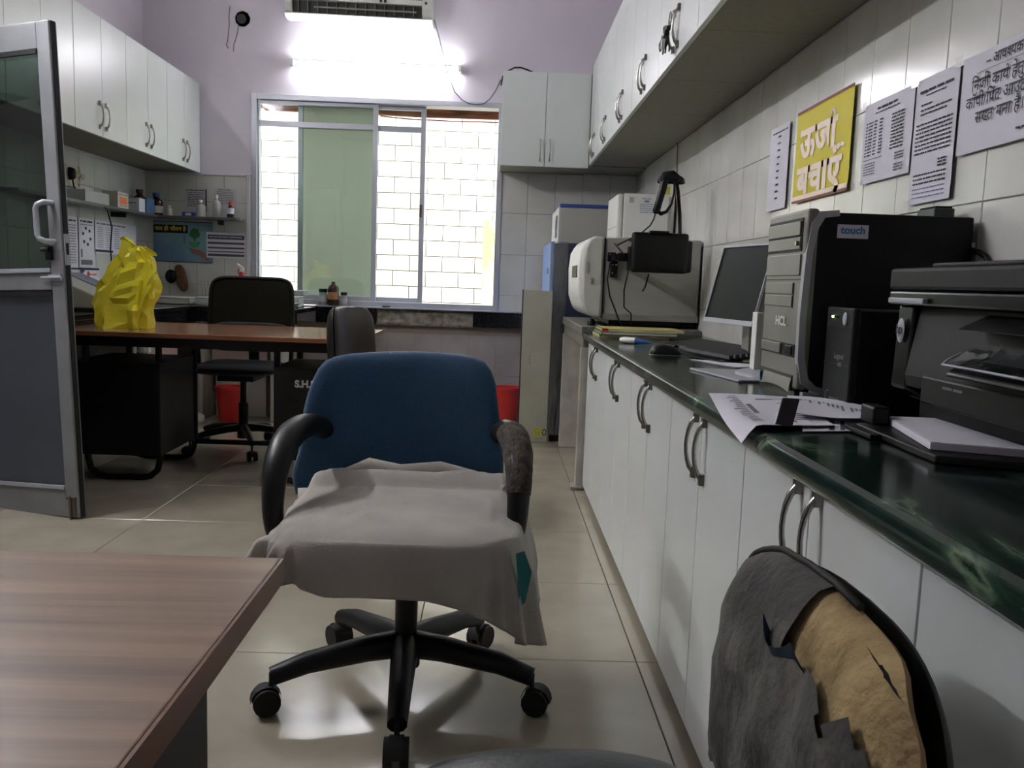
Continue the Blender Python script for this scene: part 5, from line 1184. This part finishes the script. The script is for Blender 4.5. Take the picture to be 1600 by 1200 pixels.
# ================================================================== CHAIRS
def star_base(t, cx, cy, a0, r, m, caster_r=.026, zc=.085, arm_r=.02, lift=0, col_top=.42):
    mk('gas_column', MB().lathe([(.035, .07), (.035, .12), (.027, .125), (.027, .27), (.018, .272), (.018, col_top)], cx, cy, 0, 16), m, t, smooth=50)
    for i in range(5):
        a = a0 + 2 * PI * i / 5; d = Vector((math.cos(a), math.sin(a), 0)); p = Vector((cx, cy, 0))
        leg = mk('leg', MB().tube([p + Vector((0, 0, zc + .03)), p + d * r * .3 + Vector((0, 0, zc + .028)), p + d * r * .75 + Vector((0, 0, zc + .012)), p + d * r + Vector((0, 0, zc - .01))], [arm_r * 1.3, arm_r * 1.15, arm_r * .95, arm_r * .8], 10), m, t, smooth=50)
        q = p + d * r; s = Vector((-d.y, d.x, 0))
        cs = MB()
        for sg in (-1, 1):
            c0 = q + s * .017 * sg + d * .012
            cs.tube([c0 + Vector((0, 0, caster_r)) - s * .009, c0 + Vector((0, 0, caster_r)) + s * .009], caster_r, 14)
        cs.tube([q + Vector((0, 0, zc)), q + Vector((0, 0, caster_r))], .006, 8)
        cs.grid(8, 3, lambda u_, v_: q + d * (.012 + (caster_r + .004) * math.cos(PI * u_)) + s * (.03 * (v_ - .5)) + Vector((0, 0, caster_r + (caster_r + .004) * math.sin(PI * u_))))
        mk('caster', cs, M['rubber'], leg, smooth=40)
# blue chair ---------------------------------------------------------------------
t = thing('office_chair', 'blue fabric office chair with black loop arms and a grey cloth on its seat', 'chair', (-.2, 2.0, 0), 0)
BCX = -.235
def bback(a, b, c):
    z = .625 + b; y = 2.235 + .12 * (b + .18) + .09 * 0 + .05 * (1 - (a / .27) ** 2) * 1 - c
    return Vector((BCX + a, y, z))
ol = []
for px_, py_ in ((-.286, -.149), (-.272, -.09), (-.266, -.04), (-.262, .023), (-.253, .065), (-.242, .10), (-.229, .13), (-.212, .150), (-.185, .162), (-.15, .169), (-.10, .174), (-.04, .178), (.02, .180), (.08, .180), (.14, .178), (.185, .172), (.212, .160), (.230, .138), (.243, .105), (.250, .06), (.257, .01), (.266, -.046), (.271, -.10), (.271, -.15), (.262, -.20), (.2, -.225), (.1, -.23), (0, -.23), (-.1, -.23), (-.2, -.225), (-.275, -.20)):
    ol.append((px_ * 1.0, py_))
mk('backrest', MB().pad(ol, .03, .012, bback, p=5), M['bluefab'], t, smooth=60)
mk('back_shell', MB().pad([(a * .97, b * .97) for a, b in ol], .0, .03, lambda a, b, c: bback(a, b, c - .014), p=5), M['blackp'], t, smooth=60)
mk('seat', MB().pad(superol(.50, .48, 5), .035, .03, lambda a, b, c: Vector((BCX + .03 + a, 1.97 + b, .425 + c)), p=5), M['teal'], t, smooth=60)
mk('seat_shell', MB().pad(superol(.44, .42, 5), .0, .03, lambda a, b, c: Vector((BCX + .03 + a, 1.97 + b, .395 + c))), M['blackp'], t, smooth=60)
mk('seat_plate', MB().box(-.28, -.12, 1.90, 2.10, .345, .37).box(-.24, -.16, 2.1, 2.30, .355, .37).box(-.24, -.16, 2.28, 2.30, .355, .52), M['blackm'], t, bevel=.004)
def armpath(s):
    cx = -.215
    return [Vector((cx + .005 + s * (x_ * .915), y_, z_)) for x_, y_, z_ in ((.245, 2.29, .565), (.258, 2.25, .600), (.272, 2.18, .620), (.288, 2.09, .624), (.298, 2.01, .608), (.303, 1.95, .570), (.303, 1.915, .52), (.300, 1.90, .46), (.290, 1.905, .41), (.268, 1.93, .375), (.22, 1.95, .362), (.12, 1.96, .36))]
for s in (-1, 1):
    ap = armpath(s)
    # resample for smoothness
    def cr(p0, p1, p2, p3, u_): return .5 * ((2 * p1) + (-p0 + p2) * u_ + (2 * p0 - 5 * p1 + 4 * p2 - p3) * u_ * u_ + (-p0 + 3 * p1 - 3 * p2 + p3) * u_ ** 3)
    pts_ = []
    for i in range(len(ap) - 1):
        for q in range(4): pts_.append(cr(ap[max(i - 1, 0)], ap[i], ap[i + 1], ap[min(i + 2, len(ap) - 1)], q / 4))
    pts_.append(ap[-1])
    n_ = len(pts_); rs = [.019 + .013 * math.exp(-((i / n_ - .28) / .25) ** 2) for i in range(n_)]
    ar = mk('armrest', MB().tube(pts_, rs, 14, up=(s, 0, 0), flat=1.15), M['blackp'], t, smooth=60)
    if s > 0:
        mb = MB(); sub = pts_[11:25]; mb.tube(sub, [r_ * 1.03 + .0015 * noise.noise(p * 60) for r_, p in zip(rs[11:25], sub)], 16, up=(s, 0, 0), flat=1.15)
        mk('worn_foam_patch', mb, M['footf'], ar, smooth=60, label='crumbling brown foam where the arm skin has peeled')
star_base(t, -.19, 2.0, -PI / 2 + .05, .315, M['blackp'], arm_r=.027, caster_r=.031, zc=.095)
# the cloth over its seat
SX0, SY0 = BCX + .045, 1.962
def clothf(i, j):
    a = 2 * PI * i; c, s = math.cos(a), math.sin(a)
    e = 2 / 5.5; ex, ey = math.copysign(abs(c) ** e, c), math.copysign(abs(s) ** e, s)
    hw, hd = .264, .262
    front = max(0, -s); right = max(0, c)
    if j < .6:
        r = j / .6; x = ex * hw * r; y = ey * hd * r
        z = .482 - .02 * r ** 6
        z += .008 * noise.noise(Vector((x * 7, y * 7, 1))) + .004 * noise.noise(Vector((x * 22, y * 20, 4))) + (.012 * abs(noise.noise(Vector((x * 25, y * 9, 7)))) if abs(x) > .19 else 0)
    else:
        d = (j - .6) / .4
        ln = .105 + .035 * c + .10 * max(0, c) * (1 if s < .2 else .3) + .02 * noise.noise(Vector((c * 2, s * 2, 9)))
        fold = .022 * math.sin(a * 13 + 2 * noise.noise(Vector((c * 3, s * 3, 1)))) + .010 * math.sin(a * 29 + 1)
        if front > .8: fold *= .25
        o_ = 1.0; out = .018 * math.sin(min(1, d * 2) * PI / 2) + fold * d
        if right > .5: out += .012 * d
        if c < -.5: out += .012 * d
        x = ex * hw + c * out * 1.2; y = ey * hd + s * out * 1.2
        z = .462 - ln * d ** 1.0 + .004 * math.sin(d * 9 + a * 3) 
        if s > .5: z = max(z, .44)
    # rolled thickness at the back
    bk = max(0, (y - .15) / .11)
    z += .035 * math.sin(min(1, bk) * PI) * (1 + .3 * noise.noise(Vector((x * 12, 1, 1)))) * (1 if j < .62 else .5)
    return Vector((SX0 + x, SY0 + y, z))
cl = MB().grid(150, 46, clothf, closeu=True)
o = mk('seat_cloth', cl, M['cloth'], None, smooth=True)
sd = o.modifiers.new('thick', 'SOLIDIFY'); sd.thickness = .004; sd.offset = -1
tag(o, 'crumpled grey cloth draped over the seat of the blue office chair', 'cloth')
o = mk('rolled_cloth_edge', MB().tube([(SX0 - .20, 2.15, .492), (SX0 - .12, 2.19, .512), (SX0 - .04, 2.185, .502), (SX0 + .06, 2.2, .508), (SX0 + .15, 2.19, .492), (SX0 + .23, 2.12, .480)], [.014, .026, .022, .024, .02, .012], 12), M['cloth'], o, smooth=60)
ro = bpy.data.objects['seat_cloth']
mk('teal_lining', MB().grid(4, 10, lambda i, j: Vector((.058 + .03 * i * (1 - abs(j - .4)) + .012 * j, 1.688 + .02 * i, .455 - .11 * j))), M['teal'], ro, smooth=True, label='strip of teal fabric showing at the right side')

# mesh chair -----------------------------------------------------------------------
t = thing('office_chair', 'black mesh-backed swivel chair behind the far brown desk', 'chair', (-1.42, 4.86, 0))
mx = -1.425
def mback(a, b, c): return Vector((mx + a, 5.11 + .03 * (a / .24) ** 2 * -1 + .05 * b - c, .76 + b))
olm = superol(.50, .42, 7, wt=.47, k=48)
mk('back_mesh', MB().pad([(a * .97, b * .96) for a, b in olm], .002, .002, mback, p=8), M['meshf'], t, smooth=60)
mk('back_frame', MB().tube([mback(a, b, 0) for a, b in olm], .011, 8, closed=True), M['blackp'], t, smooth=60)
mk('back_spine', MB().box(mx - .03, mx + .03, 5.13, 5.15, .42, .8).box(mx - .18, mx + .18, 5.125, 5.14, .66, .70), M['blackp'], t, bevel=.004)
mk('lumbar_panel', MB().pad(superol(.44, .17, 5), .012, .01, lambda a, b, c: mback(a, b - .13, c + .006)), M['blackp'], t, smooth=60)
mk('seat', MB().pad(superol(.48, .46, 4.5), .04, .03, lambda a, b, c: Vector((mx + a, 4.86 + b, .465 + c)), p=4), mat('dark_blue_fabric', rgb(18, 24, 32), .8), t, smooth=60)
for s in (-1, 1):
    mk('armrest', MB().tube([(mx + s * .20, 4.95, .43), (mx + s * .26, 4.95, .44), (mx + s * .27, 4.94, .62), (mx + s * .27, 4.82, .645)], .014, 8).pad(superol(.06, .22, 3), .012, .01, lambda a, b, c: Vector((mx + s * .27 + a, 4.86 + b, .655 + c))), M['blackp'], t, smooth=60)
mk('seat_plate', MB().box(mx - .1, mx + .1, 4.76, 5.0, .40, .43).box(mx - .03, mx + .03, 5.0, 5.15, .40, .43), M['blackm'], t, bevel=.003)
star_base(t, mx + .02, 4.85, -PI / 2 + .42, .31, M['blackp'], arm_r=.019, zc=.10)
# brown chair ----------------------------------------------------------------------
t = thing('office_chair', 'brown leatherette swivel chair turned sideways in front of the far desk', 'chair', (-.40, 3.50, 0))
bd = Vector((.10, .40, 0)).normalized(); bn = Vector((bd.y, -bd.x, 0))
def brb(a, b, c): return Vector((-.592, 3.50, .66)) + bd * a + bn * (c - .06 * b - .04 * (a / .2) ** 2 * -1) + Vector((0, 0, b))
mk('backrest', MB().pad(superol(.42, .44, 6, wt=.39), .022, .004, brb, p=4), M['brownl'], t, smooth=60)
mk('back_shell', MB().pad(superol(.42, .44, 6, wt=.39), .0, .04, lambda a, b, c: brb(a, b, c - .006), p=5), M['blackp'], t, smooth=60)
mk('seat', MB().pad(superol(.42, .42, 5), .04, .03, lambda a, b, c: Vector((-.36, 3.48, .455)) + bd * b + bn * a + Vector((0, 0, c)), p=4), M['brownl'], t, smooth=60)
mk('seat_plate', MB().box(-.48, -.28, 3.4, 3.6, .38, .42).tube([(-.4, 3.5, .40), (-.60, 3.53, .40), (-.63, 3.53, .50)], .018, 8), M['blackm'], t)
star_base(t, -.38, 3.50, .3, .24, M['blackp'], arm_r=.017)
# torn chair -----------------------------------------------------------------------
t = thing('torn_chair', 'low black chair with a torn foam-spilling backrest at the bottom right foreground', 'chair', (.09, .75, 0))
mk('seat', MB().pad(superol(.40, .44, 2.7, k=56), .03, .04, lambda a, b, c: Vector((.09 + a, .735 + b, .452 + c)), p=3), M['seatbk'], t, smooth=60)
def tb(a, b, c):  # a along Y (far +), b up, c toward -X
    return Vector((.315 - c + .04 * b - .02 * (a / .2) ** 2, .745 + a, .575 + b))
olt = [(a, b - .00) for a, b in superol(.44, .32, 3.2, k=60)]
def tb2(a, b, c):
    n_ = noise.noise(Vector((a * 16, b * 16, 3))) * .010
    return tb(a * (1 + n_), b, c + n_)
mk('foam_pad', MB().pad(olt, .045, .02, tb2, p=3, rings=(1, .97, .93, .88, .8, .7, .6, .45, .3, .15)), M['foam'], t, smooth=60)
mk('back_shell', MB().pad([(a * .96, b * .96) for a, b in olt], .0, .02, lambda a, b, c: tb(a, b, c - .022)), M['blackp'], t, smooth=60)
# torn rexine cover: only where the skin is left
mbc = MB().pad([(a * 1.02, b * 1.03) for a, b in olt], .056, .016, lambda a, b, c: tb2(a, b, c), p=3, rings=[1 - .04 * i for i in range(25)])
keep = []
for fc in mbc.f:
    ctr = sum((mbc.v[i] for i in fc), Vector()) / len(fc); a, b = ctr.y - .745, ctr.z - .575
    rag = .035 * noise.noise(Vector((a * 18, b * 18, 2))) + .02 * noise.noise(Vector((a * 50, b * 50, 2)))
    if a > .0 + rag or b < .105 + rag: keep.append(fc)
mbc.f = keep
cv = mk('torn_cover', mbc, M['torn'], t, smooth=60)
def flap(p0, p1, w_, dn, seed):
    p0, p1 = Vector(p0), Vector(p1)
    def f(i, j):
        p = p0.lerp(p1, i); ww = w_ * (1 - .5 * i)
        return p + Vector((.012 * noise.noise(Vector((i * 5, j * 3, seed))), ww * (j - .5), dn * (j - .5) * .3 + .01 * noise.noise(Vector((i * 4, j * 4, seed + 3)))))
    return MB().grid(14, 6, f)
mk('hanging_flap', flap((.275, .94, .60), (.262, .90, .47), .05, .04, 1), M['torn'], t, smooth=True)
mk('hanging_flap', flap((.268, .86, .60), (.27, .76, .52), .03, .06, 2), M['torn'], t, smooth=True)
mk('black_piping', MB().tube([tb2(a * 1.02, b * 1.03, .004) for a, b in olt[5:17]], .004, 6), M['rubber'], t, smooth=True)
mk('torn_shred', MB().grid(10, 3, lambda i, j: tb(-.14 - .07 * i, .168 + .006 * noise.noise(Vector((i * 9, j, 1))) - .012 * j, .03 - .01 * j)), M['rubber'], t, smooth=True)
mk('teal_patch', MB().grid(10, 4, lambda i, j: tb2(.03 - .07 * i + .02 * math.sin(i * 3), .125 - .05 * i * (1 - i) * 2 - .03 * j, .054 - .012 * j)), mat('dark_teal', rgb(30, 52, 70), .8), t, smooth=60)
mk('seat_plate', MB().box(.0, .2, .65, .85, .37, .41).tube([(.1, .745, .385), (.32, .745, .385), (.345, .745, .46)], .02, 8), M['blackm'], t)
star_base(t, .1, .745, .2, .28, M['blackp'], col_top=.39)

# ================================================================== FOREGROUND DESK
FZ = .72
t = thing('foreground_desk', 'brown wood-grained desk corner in the bottom left foreground', 'desk', (-.9, .3, 0))
mk('desk_top', MB().box(-1.75, -.205, -.35, .832, FZ - .025, FZ), M['wood'], t, bevel=.0015)
mk('edge_band', MB().box(-1.75, -.202, .832, .835, FZ - .025, FZ - .001).box(-.205, -.202, -.35, .832, FZ - .025, FZ - .001), M['woodedge'], t)
mk('side_panel', MB().box(-.265, -.24, -.30, .72, .0, FZ - .025), M['deskdk'], t, bevel=.002)
mk('side_panel', MB().box(-1.70, -1.675, -.30, .78, .0, FZ - .025), M['deskdk'], t, bevel=.002)
mk('modesty_panel', MB().box(-1.675, -.265, .66, .678, .2, FZ - .025), M['deskdk'], t)
